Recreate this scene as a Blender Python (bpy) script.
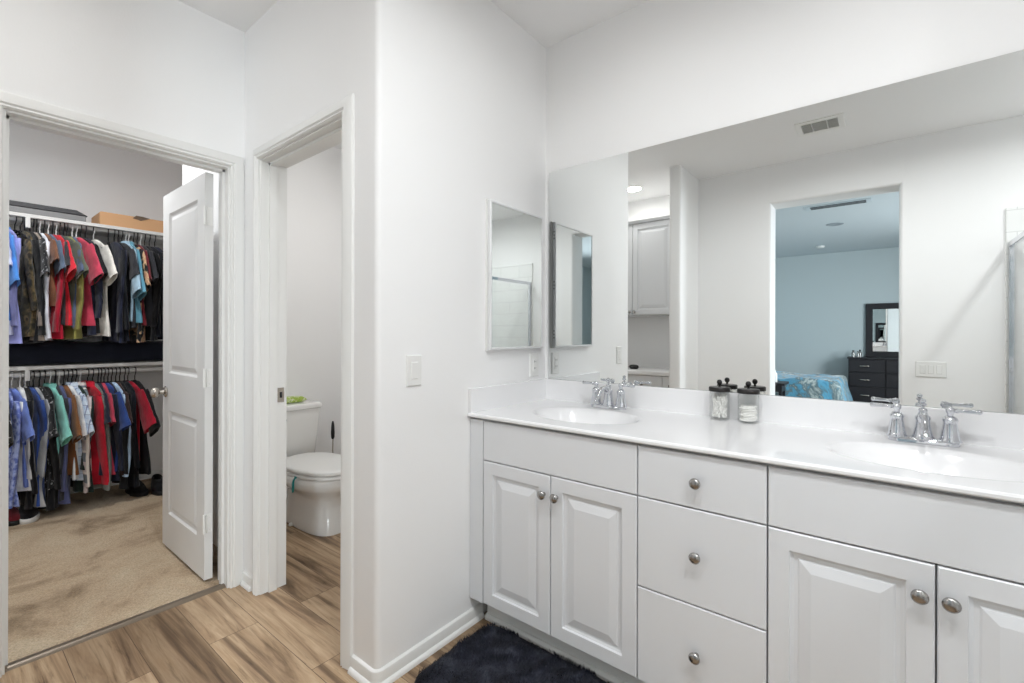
import bpy, bmesh, math, random
from mathutils import Vector, Matrix, noise

R = math.radians
PI = math.pi
random.seed(7)
scene = bpy.context.scene
for o in list(bpy.data.objects):
    bpy.data.objects.remove(o, do_unlink=True)
COL = scene.collection

# ------------------------------------------------------------------ camera
CAM_H = 1.24
cd = bpy.data.cameras.new('camera')
cam = bpy.data.objects.new('camera', cd)
COL.objects.link(cam)
cd.sensor_fit = 'HORIZONTAL'
cd.sensor_width = 36.0
cd.lens = 36.0 * 463.1 / 1024.0
cd.shift_y = -7.4 / 1024.0
cd.clip_start = 0.02
cam.matrix_world = (Matrix.Translation((0, 0, CAM_H)) @ Matrix.Rotation(R(38.62), 4, 'Z')
                    @ Matrix.Rotation(R(90), 4, 'X') @ Matrix.Rotation(R(0.15), 4, 'Z'))
scene.camera = cam

# ------------------------------------------------------------------ view, world
vs = scene.view_settings
scene.display_settings.display_device = 'sRGB'
vs.view_transform = 'Standard'
vs.look = 'None'
vs.exposure = 0.19
vs.gamma = 1.0
vs.use_curve_mapping = False
scene.cycles.use_denoising = True
scene.cycles.max_bounces = 14
scene.cycles.diffuse_bounces = 8
scene.cycles.glossy_bounces = 8
scene.cycles.transmission_bounces = 10
scene.cycles.transparent_max_bounces = 12
scene.cycles.caustics_reflective = False
scene.cycles.caustics_refractive = False
scene.cycles.sample_clamp_indirect = 6.0

world = bpy.data.worlds.new('sky')
scene.world = world
world.use_nodes = True
wn = world.node_tree.nodes
wn['Background'].inputs[0].default_value = (0.55, 0.75, 1.0, 1)
wn['Background'].inputs[1].default_value = 1.0

# ------------------------------------------------------------------ key planes (metres)
XS = -1.38      # wall with the medicine cabinet
YV = 2.009      # vanity wall
YC = 0.972      # wall with the toilet-room opening
XL = -2.487     # wall with the closet opening
YB = -0.636     # wall behind the camera
YB2 = YB - 0.25 # its bedroom face
CEIL = 2.742
XFAR = -4.89    # far wall of the closet
LIGHTS = {      # lamp power in watts
    'bath': 11.5, 'sinks': 0.7, 'entry': 0.6, 'hall': 4.2, 'closet': 16.5, 'toilet': 7.0, 'shower': 13.0, 'window': 150.0}

# lamps: recessed downlights, some added unseen to brighten the rooms; their trims are modelled further down
DOWNLIGHTS = [
    ('bath', -0.42, 0.58), ('bath', 0.30, 0.60), ('sinks', -0.78, 1.42), ('sinks', 0.15, 1.42), ('entry', -1.95, 0.25),  # bath, entry and second sinks lamps are added fill, fixtures unseen
    ('hall', -2.0, -0.497), ('closet', -3.55, 0.36), ('toilet', -2.35, 1.56), ('shower', 1.15, 0.35)]  # hall lamp shows in the mirror; toilet lamp is added, unseen
for key, x, y in DOWNLIGHTS:
    ld = bpy.data.lights.new('downlight_lamp', 'AREA')
    ld.shape = 'DISK'
    ld.size = 0.13
    ld.energy = LIGHTS[key]
    ld.spread = R(170)
    ld.color = (1.0, 0.985, 0.96) if key in ('hall', 'toilet') else (0.965, 0.985, 1.0)
    lo = bpy.data.objects.new('downlight_lamp', ld)
    COL.objects.link(lo)
    lo.location = (x, y, CEIL - 0.012)
ld = bpy.data.lights.new('window_daylight', 'AREA')
ld.shape = 'RECTANGLE'
ld.size, ld.size_y = 1.5, 1.4
ld.energy = LIGHTS['window']
ld.color = (0.88, 0.955, 1.0)
lo = bpy.data.objects.new('window_daylight', ld)
COL.objects.link(lo)
lo.location = (2.59, -3.1, 1.5)
lo.rotation_euler = (0, R(72), 0)
ld.spread = R(150)

# ------------------------------------------------------------------ colour and materials
def lin(c):
    out = []
    for v in c[:3]:
        v = v / 255.0
        out.append(v / 12.92 if v <= 0.04045 else ((v + 0.055) / 1.055) ** 2.4)
    return (out[0], out[1], out[2], 1.0)

MATS = {}
def mat(name, rgb=(200, 200, 200), rough=0.5, metal=0.0, trans=0.0, emit=0.0, spec=0.5, ior=1.45, sheen=0.0, coat=0.0):
    m = bpy.data.materials.new(name)
    m.use_nodes = True
    b = m.node_tree.nodes['Principled BSDF']
    b.inputs['Base Color'].default_value = lin(rgb)
    b.inputs['Roughness'].default_value = rough
    b.inputs['Metallic'].default_value = metal
    b.inputs['Transmission Weight'].default_value = trans
    b.inputs['IOR'].default_value = ior
    b.inputs['Specular IOR Level'].default_value = spec
    b.inputs['Sheen Weight'].default_value = sheen
    b.inputs['Coat Weight'].default_value = coat
    if emit:
        b.inputs['Emission Color'].default_value = lin(rgb)
        b.inputs['Emission Strength'].default_value = emit
    MATS[name] = m
    return m

def nd(m, typ, **kw):
    n = m.node_tree.nodes.new(typ)
    for k, v in kw.items():
        setattr(n, k, v)
    return n

def ln(m, a, b):
    m.node_tree.links.new(a, b)

def coords(m, scale=(1, 1, 1), kind='Object', rot=(0, 0, 0)):
    tc = nd(m, 'ShaderNodeTexCoord')
    mp = nd(m, 'ShaderNodeMapping')
    mp.inputs['Scale'].default_value = scale
    mp.inputs['Rotation'].default_value = rot
    ln(m, tc.outputs[kind], mp.inputs['Vector'])
    return mp.outputs['Vector']

def tex_noise(m, vec, scale, detail=3.0, rough=0.5, dist=0.0):
    n = nd(m, 'ShaderNodeTexNoise')
    n.inputs['Scale'].default_value = scale
    n.inputs['Detail'].default_value = detail
    n.inputs['Roughness'].default_value = rough
    n.inputs['Distortion'].default_value = dist
    ln(m, vec, n.inputs['Vector'])
    return n.outputs['Fac']

def ramp(m, fac, stops, interp='LINEAR'):
    r = nd(m, 'ShaderNodeValToRGB')
    cr = r.color_ramp
    cr.interpolation = interp
    while len(cr.elements) > 1:
        cr.elements.remove(cr.elements[-1])
    cr.elements[0].position = stops[0][0]
    cr.elements[0].color = lin(stops[0][1])
    for p, c in stops[1:]:
        e = cr.elements.new(p)
        e.color = lin(c)
    ln(m, fac, r.inputs['Fac'])
    return r.outputs['Color']

def mix(m, fac, a, b, mode='MIX'):
    n = nd(m, 'ShaderNodeMix', data_type='RGBA', blend_type=mode)
    for sock, v in ((n.inputs[0], fac), (n.inputs[6], a), (n.inputs[7], b)):
        if hasattr(v, 'is_linked'):
            ln(m, v, sock)
        else:
            sock.default_value = v
    return n.outputs[2]

def bump(m, height, strength, dist=0.01):
    b = nd(m, 'ShaderNodeBump')
    b.inputs['Strength'].default_value = strength
    b.inputs['Distance'].default_value = dist
    ln(m, height, b.inputs['Height'])
    ln(m, b.outputs['Normal'], m.node_tree.nodes['Principled BSDF'].inputs['Normal'])

def base(m, col):
    ln(m, col, m.node_tree.nodes['Principled BSDF'].inputs['Base Color'])

# painted plaster: white walls, orange-peel texture
def wall_mat(name, rgb):
    m = mat(name, rgb, 0.55, spec=0.3)
    v = coords(m)
    bump(m, tex_noise(m, v, 140, 2.0), 0.06, 0.004)
    return m
M_WALL = wall_mat('wall_paint', (239, 239, 239))
M_CEIL = wall_mat('ceiling_paint', (239, 239, 239))
M_BEDWALL = wall_mat('bedroom_blue_grey_paint', (196, 205, 207))
M_BEDCEIL = wall_mat('bedroom_ceiling_paint', (204, 212, 216))
M_TRIM = mat('white_trim_enamel', (228, 228, 226), 0.32)
M_DOOR = mat('white_door_enamel', (222, 222, 221), 0.36)
M_CAB = mat('white_cabinet_lacquer', (225, 227, 230), 0.34)
M_CABIN = mat('cabinet_carcass', (196, 196, 196), 0.5)
M_TOP = mat('cultured_marble', (237, 237, 238), 0.16, coat=0.25)
M_CERAMIC = mat('white_vitreous_china', (234, 234, 232), 0.08, coat=0.4)
M_PLASTIC = mat('white_plastic', (232, 232, 230), 0.35)
M_MIRROR = mat('silvered_mirror', (240, 242, 241), 0.0, metal=1.0)
M_CHROME = mat('polished_chrome', (212, 214, 219), 0.05, metal=1.0)
M_NICKEL = mat('brushed_nickel', (196, 190, 182), 0.26, metal=1.0)
M_STEEL = mat('satin_steel_knob', (168, 166, 164), 0.24, metal=1.0)
M_GLASS = mat('clear_glass', (255, 255, 255), 0.0)
_t = M_GLASS.node_tree
_tr = _t.nodes.new('ShaderNodeBsdfTransparent'); _tr.inputs[0].default_value = (0.994, 0.998, 0.996, 1)
_gl = _t.nodes.new('ShaderNodeBsdfGlossy'); _gl.inputs['Roughness'].default_value = 0.0
_lw = _t.nodes.new('ShaderNodeLayerWeight'); _lw.inputs['Blend'].default_value = 0.5
_pw = _t.nodes.new('ShaderNodeMath'); _pw.operation = 'POWER'; _pw.inputs[1].default_value = 4.0
_fr = _t.nodes.new('ShaderNodeMath'); _fr.operation = 'MULTIPLY_ADD'; _fr.inputs[1].default_value = 0.7; _fr.inputs[2].default_value = 0.04
_t.links.new(_lw.outputs['Facing'], _pw.inputs[0]); _t.links.new(_pw.outputs[0], _fr.inputs[0])
_mx = _t.nodes.new('ShaderNodeMixShader')
_t.links.new(_fr.outputs[0], _mx.inputs[0]); _t.links.new(_tr.outputs[0], _mx.inputs[1]); _t.links.new(_gl.outputs[0], _mx.inputs[2])
_t.links.new(_mx.outputs[0], _t.nodes['Material Output'].inputs['Surface'])
M_BLACK = mat('black_plastic', (26, 26, 28), 0.4)
M_LID = mat('dark_bronze_metal', (52, 50, 50), 0.35, metal=0.6)
M_HANGB = mat('black_hanger_plastic', (24, 24, 27), 0.4)
M_HANGW = mat('white_hanger_plastic', (226, 226, 224), 0.4)
M_ROD = mat('white_rod_enamel', (214, 213, 210), 0.4)
M_LAMP = mat('lit_lamp_lens', (255, 250, 240), 0.4, emit=6.0)
M_DARKGAP = mat('dark_vent_gap', (40, 42, 44), 0.8)

def cloth(name, rgb, var=0.12, rough=0.9):
    m = mat(name, rgb, rough, spec=0.15, sheen=0.15)
    v = coords(m)
    n = tex_noise(m, v, 9, 3.0)
    dk = tuple(c * (1 - var) for c in rgb)
    lt = tuple(min(255, c * (1 + var)) for c in rgb)
    base(m, ramp(m, n, [(0.3, dk), (0.7, lt)]))
    bump(m, tex_noise(m, v, 22, 3.0), 0.35, 0.02)
    return m

# wood-look vinyl planks, boards running along X
def wood_floor():
    m = mat('wood_look_planks', (176, 146, 114), 0.42, spec=0.35)
    v = coords(m)
    bk = nd(m, 'ShaderNodeTexBrick')
    bk.offset = 0.37
    bk.inputs['Color1'].default_value = (0, 0, 0, 1)
    bk.inputs['Color2'].default_value = (1, 1, 1, 1)
    bk.inputs['Mortar'].default_value = (0.5, 0.5, 0.5, 1)
    bk.inputs['Scale'].default_value = 1.0
    bk.inputs['Mortar Size'].default_value = 0.0012
    bk.inputs['Brick Width'].default_value = 1.22
    bk.inputs['Row Height'].default_value = 0.185
    sh = nd(m, 'ShaderNodeMapping')
    sh.inputs['Location'].default_value = (0.42, 0.05, 0)
    ln(m, v, sh.inputs['Vector'])
    ln(m, sh.outputs['Vector'], bk.inputs['Vector'])
    sep = nd(m, 'ShaderNodeVectorMath', operation='MULTIPLY_ADD')
    ln(m, bk.outputs['Color'], sep.inputs[0])
    sep.inputs[1].default_value = (7.3, 3.1, 5.0)
    mp = nd(m, 'ShaderNodeMapping')
    mp.inputs['Scale'].default_value = (0.5, 7.0, 1.0)
    ln(m, v, mp.inputs['Vector'])
    ln(m, mp.outputs['Vector'], sep.inputs[2])
    vec = sep.outputs[0]
    broad = tex_noise(m, vec, 1.25, 6.0, 0.6, 1.3)
    fine = tex_noise(m, vec, 6.5, 7.0, 0.68, 1.2)
    tone = ramp(m, broad, [(0.28, (100, 82, 66)), (0.39, (138, 116, 94)), (0.48, (180, 155, 127)), (0.56, (200, 177, 149)), (0.64, (186, 160, 130)), (0.74, (148, 124, 100))])
    grain = ramp(m, fine, [(0.30, (150, 140, 128)), (0.46, (228, 224, 218)), (0.7, (255, 255, 255))])
    c = mix(m, 0.75, tone, grain, 'MULTIPLY')
    plank = ramp(m, bk.outputs['Color'], [(0.0, (176, 168, 160)), (0.5, (232, 228, 224)), (1.0, (255, 253, 250))])
    c = mix(m, 0.8, c, plank, 'MULTIPLY')
    c = mix(m, bk.outputs['Fac'], c, lin((84, 66, 50)))
    base(m, c)
    bump(m, fine, 0.08, 0.004)
    return m
M_WOOD = wood_floor()

def carpet(name, a, b, c):
    m = mat(name, b, 0.98, spec=0.05, sheen=0.2)
    v = coords(m)
    n = tex_noise(m, v, 2.3, 7.0, 0.66, 0.5)
    f = tex_noise(m, v, 170, 2.0)
    col = ramp(m, n, [(0.34, a), (0.48, b), (0.66, c)])
    spk = ramp(m, f, [(0.3, (196, 192, 188)), (0.7, (255, 255, 255))])
    base(m, mix(m, 0.8, col, spk, 'MULTIPLY'))
    bump(m, f, 0.7, 0.012)
    return m
M_CARPET = carpet('worn_tan_carpet', (134, 112, 84), (200, 176, 146), (216, 198, 170))
M_BEDCARPET = carpet('bedroom_carpet', (120, 108, 96), (146, 134, 120), (160, 148, 134))

# ------------------------------------------------------------------ mesh helpers
class MB:
    def __init__(self):
        self.bm = bmesh.new()
    def face(self, vs):
        try:
            return self.bm.faces.new(vs)
        except ValueError:
            return None
    def v(self, p):
        return self.bm.verts.new(p)
    def box(self, x0, x1, y0, y1, z0, z1):
        p = [self.v((x, y, z)) for z in (z0, z1) for y in (y0, y1) for x in (x0, x1)]
        for f in ((0, 2, 3, 1), (4, 5, 7, 6), (0, 1, 5, 4), (2, 6, 7, 3), (0, 4, 6, 2), (1, 3, 7, 5)):
            self.face([p[i] for i in f])
        return self
    def loft(self, rings, caps=True, closed=False):
        rs = [[self.v(p) for p in r] for r in rings]
        n = len(rs[0])
        pairs = list(zip(rs[:-1], rs[1:]))
        if closed:
            pairs.append((rs[-1], rs[0]))
        for a, b in pairs:
            for i in range(n):
                j = (i + 1) % n
                self.face([a[i], a[j], b[j], b[i]])
        if caps and not closed:
            self.face(list(reversed(rs[0])))
            self.face(rs[-1])
        return self
    def tube(self, pts, r, seg=8, caps=True):
        pts = [Vector(p) for p in pts]
        rad = r if isinstance(r, (list, tuple)) else [r] * len(pts)
        rings, prev = [], None
        for i, p in enumerate(pts):
            t = (pts[min(i + 1, len(pts) - 1)] - pts[max(i - 1, 0)]).normalized()
            if prev is None:
                up = Vector((0, 0, 1)) if abs(t.z) < 0.9 else Vector((1, 0, 0))
                a = t.cross(up).normalized()
            else:
                a = (prev - t * prev.dot(t)).normalized()
            prev = a
            b = t.cross(a)
            rings.append([p + (a * math.cos(2 * PI * k / seg) + b * math.sin(2 * PI * k / seg)) * rad[i] for k in range(seg)])
        return self.loft(rings, caps)
    def lathe(self, prof, c=(0, 0, 0), axis=(0, 0, 1), seg=24, caps=True):
        ax = Vector(axis).normalized()
        up = Vector((0, 0, 1)) if abs(ax.z) < 0.9 else Vector((1, 0, 0))
        a = ax.cross(up).normalized()
        b = ax.cross(a)
        c = Vector(c)
        rings = [[c + ax * h + (a * math.cos(2 * PI * k / seg) + b * math.sin(2 * PI * k / seg)) * max(r, 1e-5) for k in range(seg)] for r, h in prof]
        return self.loft(rings, caps)
    def prism(self, poly, z0, z1, f=None):
        f = f or (lambda u, v, w: (u, v, w))
        return self.loft([[f(u, v, z0) for u, v in poly], [f(u, v, z1) for u, v in poly]])
    def rings(self, u0, u1, v0, v1, steps, f, cap=True):
        """nested rectangles: steps = (inset, depth) from the outside in; f maps (u, v, depth) to a point"""
        rs = []
        for s, d in steps:
            rs.append([f(u0 + s, v0 + s, d), f(u1 - s, v0 + s, d), f(u1 - s, v1 - s, d), f(u0 + s, v1 - s, d)])
        rs = [[self.v(p) for p in r] for r in rs]
        for a, b in zip(rs[:-1], rs[1:]):
            for i in range(4):
                j = (i + 1) % 4
                self.face([a[i], a[j], b[j], b[i]])
        if cap:
            self.face(rs[-1])
        return self
    def sweep(self, path, prof, closed=False):
        """path: 2-D points walked with the room on the RIGHT; prof: (out, z) closed polygon"""
        n = len(path)
        rings = []
        for i in range(n):
            p = Vector(path[i])
            d0 = (p - Vector(path[i - 1])).normalized() if i > 0 else None
            d1 = (Vector(path[i + 1]) - p).normalized() if i < n - 1 else None
            d0 = d0 or d1
            d1 = d1 or d0
            n0, n1 = Vector((d0.y, -d0.x)), Vector((d1.y, -d1.x))
            m = (n0 + n1).normalized()
            k = 1.0 / max(0.3, m.dot(n0))
            rings.append([(p.x + m.x * k * o, p.y + m.y * k * o, z) for o, z in prof])
        return self.loft(rings)

ORG = {}
def thing(name, loc=(0, 0, 0)):
    o = bpy.data.objects.new(name, None)
    o.empty_display_size = 0.1
    COL.objects.link(o)
    o.location = loc
    ORG[o.name] = Vector(loc)
    return o

def obj(name, mb, m, parent=None, smooth=None, bevel=0.0, origin=None, seg=2):
    """link the mesh (given in world coordinates) as one object; smooth = auto-smooth angle in degrees"""
    bm = mb.bm
    off = ORG[parent.name] if parent is not None else Vector(origin or (0, 0, 0))
    bmesh.ops.recalc_face_normals(bm, faces=bm.faces[:])
    if off.length > 0:
        bmesh.ops.translate(bm, verts=bm.verts[:], vec=-off)
    me = bpy.data.meshes.new(name)
    bm.to_mesh(me)
    bm.free()
    me.materials.append(m)
    o = bpy.data.objects.new(name, me)
    COL.objects.link(o)
    if parent is not None:
        o.parent = parent
    else:
        o.location = off
    ORG[o.name] = off.copy()
    if smooth is not None:
        for p in me.polygons:
            p.use_smooth = True
        if smooth < 180:
            me.set_sharp_from_angle(angle=R(smooth))
    if bevel:
        md = o.modifiers.new('bevel', 'BEVEL')
        md.width = bevel
        md.segments = seg
        md.limit_method = 'ANGLE'
        md.angle_limit = R(40)
        md.harden_normals = False
    return o

def tag(o, label, cat, group=None, kind=None):
    if label:
        o['label'] = label
    if cat:
        o['category'] = cat
    if group:
        o['group'] = group
    if kind:
        o['kind'] = kind
    return o

def struct(name, mb, m, label=None, cat=None, **kw):
    o = obj(name, mb, m, **kw)
    o['kind'] = 'structure'
    if label:
        o['label'] = label
    if cat:
        o['category'] = cat
    return o

def round_corner(cx, cy, r, a0, a1, n=6):
    return [(cx + r * math.cos(R(a0 + (a1 - a0) * i / n)), cy + r * math.sin(R(a0 + (a1 - a0) * i / n))) for i in range(n + 1)]

def rrect(x0, x1, y0, y1, r, n=6):
    return (round_corner(x1 - r, y1 - r, r, 0, 90, n) + round_corner(x0 + r, y1 - r, r, 90, 180, n)
            + round_corner(x0 + r, y0 + r, r, 180, 270, n) + round_corner(x1 - r, y0 + r, r, 270, 360, n))

# ------------------------------------------------------------------ the room shell
struct('floor', MB().box(-3.45, 1.72, -0.95, 2.165, -0.1, 0.0), M_WOOD, 'wood look plank floor of the bathroom', 'floor')
# wood keeps out of the closet: the carpet lies a little higher there
struct('floor_closet', MB().box(-4.91, XL - 0.045, -0.75, YC + 0.06, -0.1, 0.004).box(-4.91, -3.62, YC + 0.06, 1.52, -0.1, 0.004), M_CARPET,
       'worn tan carpet on the closet floor', 'floor')
struct('floor_bedroom', MB().box(-2.3, 2.5, -6.4, YB - 0.02, -0.1, 0.003), M_BEDCARPET, 'carpeted floor of the bedroom', 'floor')
struct('ceiling', MB().box(-5.02, 1.85, YB2, 2.3, CEIL, CEIL + 0.1).box(-5.02, -1.381, -1.05, YB2, CEIL, CEIL + 0.1), M_CEIL,
       'white ceiling of the bathroom', 'ceiling')
struct('ceiling_bedroom', MB().box(-2.4, 2.6, -6.5, -1.051, CEIL, CEIL + 0.1).box(-1.38, 2.6, -1.051, YB2 - 0.001, CEIL, CEIL + 0.1), M_BEDCEIL, 'blue grey bedroom ceiling', 'ceiling')

struct('wall_vanity', MB().box(XS - 0.12, 1.85, YV, YV + 0.121, 0, CEIL), M_WALL, 'white wall behind the vanity mirror', 'wall')
# solid return wall between vanity and toilet room, bullnose corner, then the stretch with the toilet-room opening
rb = 0.022
mb = MB()
poly = [(XS, YV), (XS - 0.12, YV), (XS - 0.12, YC + 0.12), (-1.570, YC + 0.12), (-1.570, YC)] + round_corner(XS - rb, YC + rb, rb, 270, 360)
mb.prism(poly, 0, CEIL)
mb.box(XL, -2.32, YC, YC + 0.12, 0, CEIL)
mb.box(-2.32, -1.570, YC, YC + 0.12, 2.078, CEIL)
struct('wall_side', mb, M_WALL, 'white wall with the medicine cabinet and the toilet room doorway', 'wall', smooth=35)
# closet wall with opening
CO0, CO1, COZ = 0.146, 0.917, 2.066
mb = MB()
mb.box(XL - 0.115, XL, -0.93, CO0, 0, CEIL)
mb.box(XL - 0.115, XL, CO1, YC + 0.12, 0, CEIL)
mb.box(XL - 0.115, XL, CO0, CO1, COZ, CEIL)
struct('wall_left', mb, M_WALL, 'white wall with the closet doorway', 'wall')
# toilet room
struct('wall_toilet_room', MB().box(-3.62, -3.45, YC + 0.06, 2.16, 0, CEIL).box(-3.62, XS - 0.12, 2.16, 2.26, 0, CEIL).box(-3.45, XL - 0.115, YC + 0.06, YC + 0.12, 0, CEIL), M_WALL,
       'white wall behind the toilet tank', 'wall')
struct('wall_closet_far', MB().box(XFAR - 0.12, XFAR, -0.75, 1.52, 0, CEIL), M_WALL, 'far closet wall behind the clothes', 'wall')
struct('wall_closet_end', MB().box(XFAR, -3.62, 1.5, 1.6, 0, CEIL), M_WALL, 'end wall of the closet', 'wall')
struct('wall_closet_near', MB().box(XFAR, XL - 0.115, -0.75, -0.63, 0, CEIL), M_WALL, 'closet end wall out of the picture', 'wall')
# linen alcove, the stub wall beside it
struct('wall_alcove', MB().box(-2.6, -1.38, -1.05, -0.93, 0, CEIL), M_WALL, 'alcove wall behind the linen cabinets', 'wall')
poly = [(-1.50, -0.93), (-1.395, -0.93)] + round_corner(-1.395 - rb, -0.13 - rb, rb, 0, 90) + round_corner(-1.50 + rb, -0.13 - rb, rb, 90, 180)
struct('wall_stub', MB().prism(poly, 0, CEIL), M_WALL, 'short stub wall beside the linen alcove', 'wall', smooth=35)
# wall behind the camera with the tall opening to the bedroom
DO0, DO1, DOZ = -0.772, 0.106, 2.40
mb = MB()
mb.prism([(-1.395, YB), (-1.395, YB2)] + round_corner(DO0 - rb, YB2 + rb, rb, 270, 360) + round_corner(DO0 - rb, YB - rb, rb, 0, 90), 0, CEIL)
mb.prism([(1.72, YB2), (1.72, YB)] + round_corner(DO1 + rb, YB - rb, rb, 90, 180) + round_corner(DO1 + rb, YB2 + rb, rb, 180, 270), 0, CEIL)
hp = [(YB, CEIL), (YB2, CEIL)] + round_corner(YB2 + rb, DOZ + rb, rb, 180, 270) + round_corner(YB - rb, DOZ + rb, rb, 270, 360)
mb.prism(hp, DO0 - rb, DO1 + rb, lambda u, v, w: (w, u, v))
struct('wall_back', mb, M_WALL, 'white wall with a tall opening to the bedroom', 'wall', smooth=35)
struct('wall_right', MB().box(1.60, 1.72, YB, YV, 0, CEIL), M_WALL, 'right hand wall beyond the shower', 'wall')
struct('wall_vanity_end', MB().box(0.56, 0.66, 1.30, YV, 0, CEIL), M_WALL, 'short wall at the right end of the vanity', 'wall')
# bedroom
struct('wall_bedroom_far', MB().box(-2.4, 2.6, -6.41, -6.29, 0, CEIL), M_BEDWALL, 'blue grey bedroom wall behind the dresser', 'wall')
struct('wall_bedroom_left', MB().box(-2.4, -2.28, -6.29, -1.17, 0, CEIL), M_BEDWALL, 'blue grey bedroom side wall', 'wall')
mb = MB()
mb.box(2.48, 2.6, -6.29, -3.9, 0, CEIL).box(2.48, 2.6, -2.3, YB2, 0, CEIL)
mb.box(2.48, 2.6, -3.9, -2.3, 0, 0.75).box(2.48, 2.6, -3.9, -2.3, 2.25, CEIL)
struct('wall_bedroom_right', mb, M_BEDWALL, 'bedroom wall with the window', 'wall')
struct('wall_bedroom_near', MB().box(-2.4, -1.38, -1.17, -1.052, 0, CEIL).box(1.72, 2.48, YB2 - 0.12, YB2, 0, CEIL), M_BEDWALL, 'bedroom side of the dividing wall', 'wall')
mb = MB()
for y0, y1 in ((-3.9, -3.84), (-3.13, -3.07), (-2.36, -2.3)):
    mb.box(2.50, 2.56, y0, y1, 0.75, 2.25)
mb.box(2.50, 2.56, -3.9, -2.3, 0.75, 0.81).box(2.50, 2.56, -3.9, -2.3, 2.19, 2.25)
w1 = struct('window_1', mb, M_TRIM, 'bedroom window in white frame', 'window')

# ------------------------------------------------------------------ casings, jambs, baseboards
CAS = [(0.0, 0.0), (0.0, 0.012), (0.006, 0.019), (0.014, 0.015), (0.020, 0.021), (0.028, 0.018), (0.052, 0.014), (0.059, 0.010), (0.061, 0.0)]
def casing(mb, a0, a1, top, f):
    """three mitred boards around an opening a0..a1 in a wall; f maps (along, z, out) to a point"""
    pts = []
    for s, d in CAS:
        pts.append([f(a0 - s, 0.0, d), f(a0 - s, top + s, d), f(a1 + s, top + s, d), f(a1 + s, 0.0, d)])
    rows = [[mb.v(p) for p in r] for r in pts]
    for r0, r1 in zip(rows, rows[1:] + rows[:1]):
        for i in range(3):
            mb.face([r0[i], r0[i + 1], r1[i + 1], r1[i]])
    mb.face([r[0] for r in rows])
    mb.face([r[3] for r in rows])

# closet doorway: jamb, stop and casing
A0, A1, AZ = 0.166, 0.897, 2.044
mb = MB()
casing(mb, A0 - 0.008, A1 + 0.008, AZ + 0.008, lambda a, z, d: (XL + d, a, z))
mb.box(XL - 0.118, XL + 0.001, CO0 - 0.001, A0, 0, AZ + 0.022).box(XL - 0.118, XL + 0.001, A1, CO1 + 0.001, 0, AZ + 0.022)
mb.box(XL - 0.118, XL + 0.001, A0, A1, AZ, AZ + 0.022)
mb.box(XL - 0.07, XL - 0.04, A0, A0 + 0.011, 0, AZ).box(XL - 0.07, XL - 0.04, A1 - 0.011, A1, 0, AZ).box(XL - 0.07, XL - 0.04, A0, A1, AZ - 0.011, AZ)
struct('trim_1', mb, M_TRIM, 'white casing and jamb around the closet doorway', 'door trim', smooth=30)
# toilet-room doorway
B0, B1, BZ = -2.300, -1.590, 2.058
mb = MB()
casing(mb, B0 - 0.006, B1 + 0.006, BZ + 0.006, lambda a, z, d: (a, YC - d, z))
mb.box(B0 - 0.02, B0, YC - 0.001, YC + 0.122, 0, BZ + 0.02).box(B1, B1 + 0.02, YC - 0.001, YC + 0.122, 0, BZ + 0.02)
mb.box(B0, B1, YC - 0.001, YC + 0.122, BZ, BZ + 0.02)
mb.box(B0, B0 + 0.012, YC + 0.035, YC + 0.072, 0, BZ).box(B1 - 0.012, B1, YC + 0.035, YC + 0.072, 0, BZ).box(B0, B1, YC + 0.035, YC + 0.072, BZ - 0.012, BZ)
t2 = struct('trim_2', mb, M_TRIM, 'white casing and jamb around the toilet room doorway', 'door trim', smooth=30)
sp = MB().box(B0 - 0.001, B0 + 0.0035, YC + 0.078, YC + 0.108, 0.905, 0.975)
s1 = obj('strike_plate', sp, M_NICKEL, t2)
s1['label'] = 'brushed nickel strike plate'
obj('latch_hole', MB().box(B0 + 0.003, B0 + 0.0042, YC + 0.087, YC + 0.099, 0.926, 0.954), M_DARKGAP, s1)
# floor threshold strip
mb = MB()
mb.prism([(XL - 0.062, 0.0), (XL - 0.058, 0.007), (XL - 0.04, 0.011), (XL - 0.022, 0.009), (XL - 0.012, 0.0)], A0, A1, lambda u, v, w: (u, w, v))
struct('trim_3', mb, mat('threshold_strip', (120, 108, 94), 0.35, metal=0.4), 'metal threshold strip between carpet and planks', 'threshold', smooth=40)

BASE = [(0.0, 0.0), (0.024, 0.0), (0.0235, 0.008), (0.019, 0.015), (0.012, 0.018), (0.012, 0.046), (0.009, 0.054), (0.003, 0.058), (0.0, 0.059)]
# room on the right of the walk
pth = [(B1 + 0.068, YC), (XS - rb - 0.004, YC)] + [(x, y) for x, y in round_corner(XS - rb, YC + rb, rb, 275, 355, 5)] + [(XS, YC + rb + 0.004), (XS, 1.512)]
struct('baseboard_side', MB().sweep(pth, BASE), M_TRIM, 'white baseboard wrapping the rounded wall corner', 'baseboard', smooth=35)
struct('baseboard_corner', MB().sweep([(XL, 0.9665), (XL, YC), (B0 - 0.069, YC)], BASE), M_TRIM, 'short baseboard in the corner between two doorways', 'baseboard', smooth=35)
struct('baseboard_toilet_room', MB().sweep([(-3.45, YC + 0.13), (-3.45, 2.16), (XS - 0.125, 2.16)], BASE), M_TRIM, 'white baseboard behind the toilet', 'baseboard', smooth=35)
struct('baseboard_closet', MB().sweep([(XFAR, -0.62), (XFAR, 1.5), (-3.63, 1.5)], BASE), M_TRIM, 'white baseboard along the far closet wall', 'baseboard', smooth=35)
struct('baseboard_back', MB().sweep([(DO0 - 0.03, YB), (-1.39, YB), (-1.395, -0.16)], BASE).sweep([(0.66, YB), (DO1 + 0.03, YB)], BASE), M_TRIM, 'white baseboard beside the bedroom opening', 'baseboard', smooth=35)

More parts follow.
